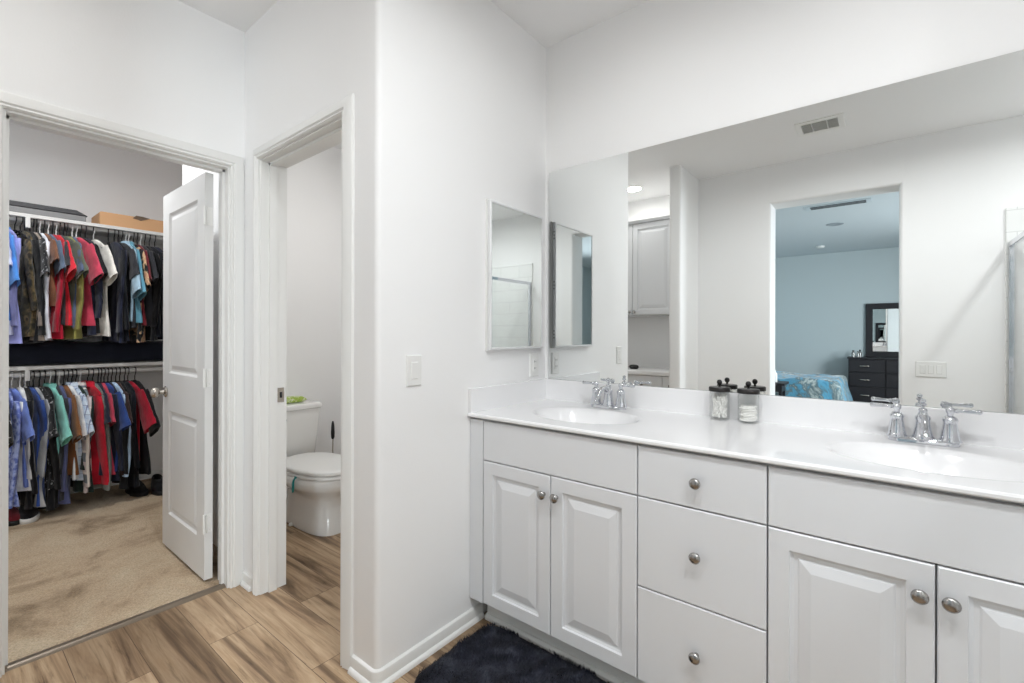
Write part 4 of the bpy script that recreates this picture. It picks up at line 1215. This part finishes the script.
o = obj('oval_dish', MB().loft([[(-2.02 + a * math.cos(2 * PI * k / 28), -0.56 + b * math.sin(2 * PI * k / 28), 0.8795 + z) for k in range(28)] for a, b, z in ((0.035, 0.022, 0.0), (0.048, 0.032, 0.012), (0.052, 0.035, 0.026), (0.045, 0.030, 0.040), (0.022, 0.015, 0.046))]), M_BLACK, smooth=60, origin=(-2.02, -0.56, 0.8795))
tag(o, 'small black oval object on the alcove counter', 'dish')

# ------------------------------------------------------------------ shower enclosure
M_TILE = mat('white_shower_panel', (232, 233, 232), 0.2)
v = coords(M_TILE)
tb_ = nd(M_TILE, 'ShaderNodeTexBrick')
tb_.inputs['Color1'].default_value = lin((234, 235, 234)); tb_.inputs['Color2'].default_value = lin((230, 231, 230)); tb_.inputs['Mortar'].default_value = lin((212, 213, 212))
tb_.inputs['Scale'].default_value = 1.0; tb_.inputs['Brick Width'].default_value = 0.3; tb_.inputs['Row Height'].default_value = 0.15; tb_.inputs['Mortar Size'].default_value = 0.003
mp_ = nd(M_TILE, 'ShaderNodeMapping'); mp_.inputs['Rotation'].default_value = (R(90), 0, 0)
ln(M_TILE, v, mp_.inputs['Vector']); ln(M_TILE, mp_.outputs['Vector'], tb_.inputs['Vector']); base(M_TILE, tb_.outputs['Color'])
sw = tag(thing('shower_enclosure', (0.72, 0.30, 0)), 'white shower with chrome framed clear glass door', 'shower')
mb = MB().box(0.667, 1.598, YB + 0.001, YB + 0.022, 0.0, 2.12).box(1.578, 1.598, YB + 0.022, 1.296, 0.0, 2.12).box(0.667, 1.598, 1.276, 1.2985, 0.0, 2.12)
obj('wall_panels', mb, M_TILE, sw, bevel=0.004)
obj('tray', MB().box(0.74, 1.577, YB + 0.023, 1.275, 0.001, 0.05).box(0.667, 0.74, YB + 0.023, 1.275, 0.001, 0.11), M_TOP, sw, bevel=0.006)
mb = MB().box(0.678, 0.706, YB + 0.0225, 1.275, 1.848, 1.882).box(0.680, 0.704, YB + 0.0225, 1.275, 0.1105, 0.135)
mb.box(0.678, 0.706, YB + 0.0225, YB + 0.050, 0.135, 1.848).box(0.678, 0.706, 1.25, 1.275, 0.135, 1.848).box(0.680, 0.704, 0.40, 0.425, 0.135, 1.848)
obj('metal_frame', mb, M_CHROME, sw, bevel=0.002)
g = obj('fixed_glass', MB().box(0.689, 0.695, 0.425, 1.25, 0.135, 1.848), M_GLASS, sw)
g = obj('glass_door', MB().box(0.689, 0.695, YB + 0.056, 0.398, 0.145, 1.842), M_GLASS, sw)
obj('door_handle', MB().tube([(0.689, 0.34, 0.95), (0.655, 0.34, 0.95), (0.650, 0.34, 0.97), (0.650, 0.34, 1.13), (0.655, 0.34, 1.15), (0.689, 0.34, 1.15)], 0.008, 10), M_CHROME, g, smooth=60)

# ------------------------------------------------------------------ bedroom seen through the opening
M_ESP = mat('espresso_wood', (36, 34, 38), 0.42)
dr = tag(thing('dresser', (0.30, -6.1, 0)), 'black dresser with metal bar pulls against the bedroom wall', 'dresser')
obj('body', MB().box(-0.455, 1.06, -6.285, -5.905, 0.06, 0.83).box(-0.47, 1.075, -6.285, -5.885, 0.83, 0.857), M_ESP, dr, bevel=0.004)
for sx in (-0.43, 0.98):
    for sy in (-6.27, -5.97):
        obj('foot', MB().box(sx, sx + 0.055, sy, sy + 0.055, 0.003, 0.06), M_ESP, dr)
for i in range(3):
    x0 = -0.445 + i * 0.5
    for z0, z1 in ((0.61, 0.815), (0.365, 0.595), (0.085, 0.35)):
        d = obj('drawer', MB().rings(x0, x0 + 0.485, z0, z1, [(0.0, 0.0), (0.0, 0.014), (0.004, 0.018)], lambda u, v, d: (u, -5.905 + d, v)), M_ESP, dr)
        zc, xc = (z0 + z1) / 2, x0 + 0.215
        mb = MB().tube([(xc - 0.062, -5.888, zc), (xc - 0.062, -5.868, zc), (xc - 0.055, -5.862, zc), (xc + 0.055, -5.862, zc), (xc + 0.062, -5.868, zc), (xc + 0.062, -5.888, zc)], 0.009, 8)
        obj('handle', mb, M_NICKEL, d, smooth=60)
dm = tag(thing('dresser_mirror', (0.36, -6.27, 0.86)), 'black framed mirror standing on the dresser', 'mirror')
obj('frame', MB().rings(-0.225, 0.95, 0.8575, 1.79, [(0.0, 0.0), (0.0, 0.035), (0.006, 0.04), (0.085, 0.04), (0.10, 0.022)], lambda u, v, d: (u, -6.285 + d, v), cap=False), M_ESP, dm)
obj('mirror_glass', MB().box(-0.126, 0.851, -6.283, -6.262, 0.956, 1.691), M_MIRROR, dm)
for x, y, h, r, lab in ((-0.39, -6.02, 0.115, 0.030, 'silver flask at the corner of the dresser'), (-0.325, -5.99, 0.10, 0.022, 'short silver flask beside the dresser mirror'), (-0.30, -6.10, 0.125, 0.026, 'tall silver flask close to the dresser mirror')):
    b = tag(thing('perfume_flask', (x, y, 0.8575)), lab, 'bottle')
    obj('glass_body', MB().lathe([(0.0, 0.0), (r, 0.0), (r, h * 0.62), (r * 0.45, h * 0.74), (r * 0.42, h * 0.8), (0.0, h * 0.8)], (x, y, 0.8575), (0, 0, 1), 18), M_STEEL, b, smooth=40)
    obj('cap', MB().lathe([(0.0, h * 0.8), (r * 0.55, h * 0.8), (r * 0.55, h), (0.0, h)], (x, y, 0.8575), (0, 0, 1), 18), M_BLACK, b, smooth=40)
bed = tag(thing('bed', (-1.35, -4.95, 0)), 'bed with a bright blue and grey plush blanket', 'bed')
obj('mattress', MB().box(-2.25, -0.52, -5.62, -4.25, 0.16, 0.50), M_PLASTIC, bed, bevel=0.05, seg=4)
obj('bed_base', MB().box(-2.25, -0.55, -5.60, -4.28, 0.004, 0.16), M_ESP, bed)
M_BLUE = mat('blue_plush', (52, 142, 190), 0.95, sheen=0.4)
v = coords(M_BLUE)
base(M_BLUE, ramp(M_BLUE, tex_noise(M_BLUE, v, 3.2, 5.0, 0.65, 0.7), [(0.34, (52, 122, 158)), (0.47, (92, 160, 190)), (0.53, (92, 112, 118)), (0.60, (184, 194, 192)), (0.70, (72, 92, 100)), (0.8, (92, 160, 190))]))
mb = MB()
nu, nv = 46, 40
grid = []
for i in range(nu + 1):
    row = []
    for j in range(nv + 1):
        s, t = i / nu, j / nv
        # arc-length across the bed: hangs over the front, the far side and the foot
        x = -2.1 + s * 2.02
        y = -5.98 + t * 2.12
        z = 0.545
        ex, ef, eb = x + 0.50, y + 4.22, -5.64 - y
        if ex > 0: z -= ex * 1.05; x = -0.50 + ex * 0.25
        if ef > 0: z -= ef * 1.05; y = -4.22 + ef * 0.22
        if eb > 0: z -= eb * 1.05; y = -5.64 - eb * 0.22
        p = Vector((x, y, z))
        z += 0.05 * noise.noise(p * 3.2) + 0.022 * noise.noise(p * 11)
        row.append(mb.v((x + 0.02 * noise.noise(p * 5 + Vector((3, 0, 0))), y + 0.03 * noise.noise(p * 5), max(z, 0.05))))
    grid.append(row)
for i in range(nu):
    for j in range(nv):
        mb.face([grid[i][j], grid[i + 1][j], grid[i + 1][j + 1], grid[i][j + 1]])
o = obj('plush_blanket', mb, M_BLUE, smooth=80, origin=(-1.3, -4.9, 0.54))
sd = o.modifiers.new('thickness', 'SOLIDIFY'); sd.thickness = 0.022; sd.offset = 1
tag(o, 'bright blue and grey plush blanket spread over the bed', 'blanket')
st = tag(thing('side_table', (-1.28, -3.72, 0)), 'small dark side table in front of the bed', 'table')
obj('tabletop', MB().box(-1.50, -1.075, -3.92, -3.52, 0.515, 0.55), M_ESP, st, bevel=0.004)
obj('apron', MB().box(-1.46, -1.115, -3.88, -3.56, 0.42, 0.515), M_ESP, st)
for sx in (-1.46, -1.155):
    for sy in (-3.88, -3.60):
        obj('leg', MB().box(sx, sx + 0.04, sy, sy + 0.04, 0.003, 0.42), M_ESP, st)
b = tag(thing('lotion_bottle', (-1.225, -3.70, 0.5505)), 'white bottle on the dark side table', 'bottle')
obj('bottle_body', MB().lathe([(0.0, 0.0), (0.03, 0.0), (0.032, 0.004), (0.032, 0.12), (0.014, 0.145), (0.0, 0.145)], (-1.225, -3.70, 0.5505), (0, 0, 1), 18), M_PLASTIC, b, smooth=40)
obj('cap', MB().lathe([(0.0, 0.145), (0.014, 0.145), (0.014, 0.175), (0.0, 0.175)], (-1.225, -3.70, 0.5505), (0, 0, 1), 14), M_PLASTIC, b, smooth=40)
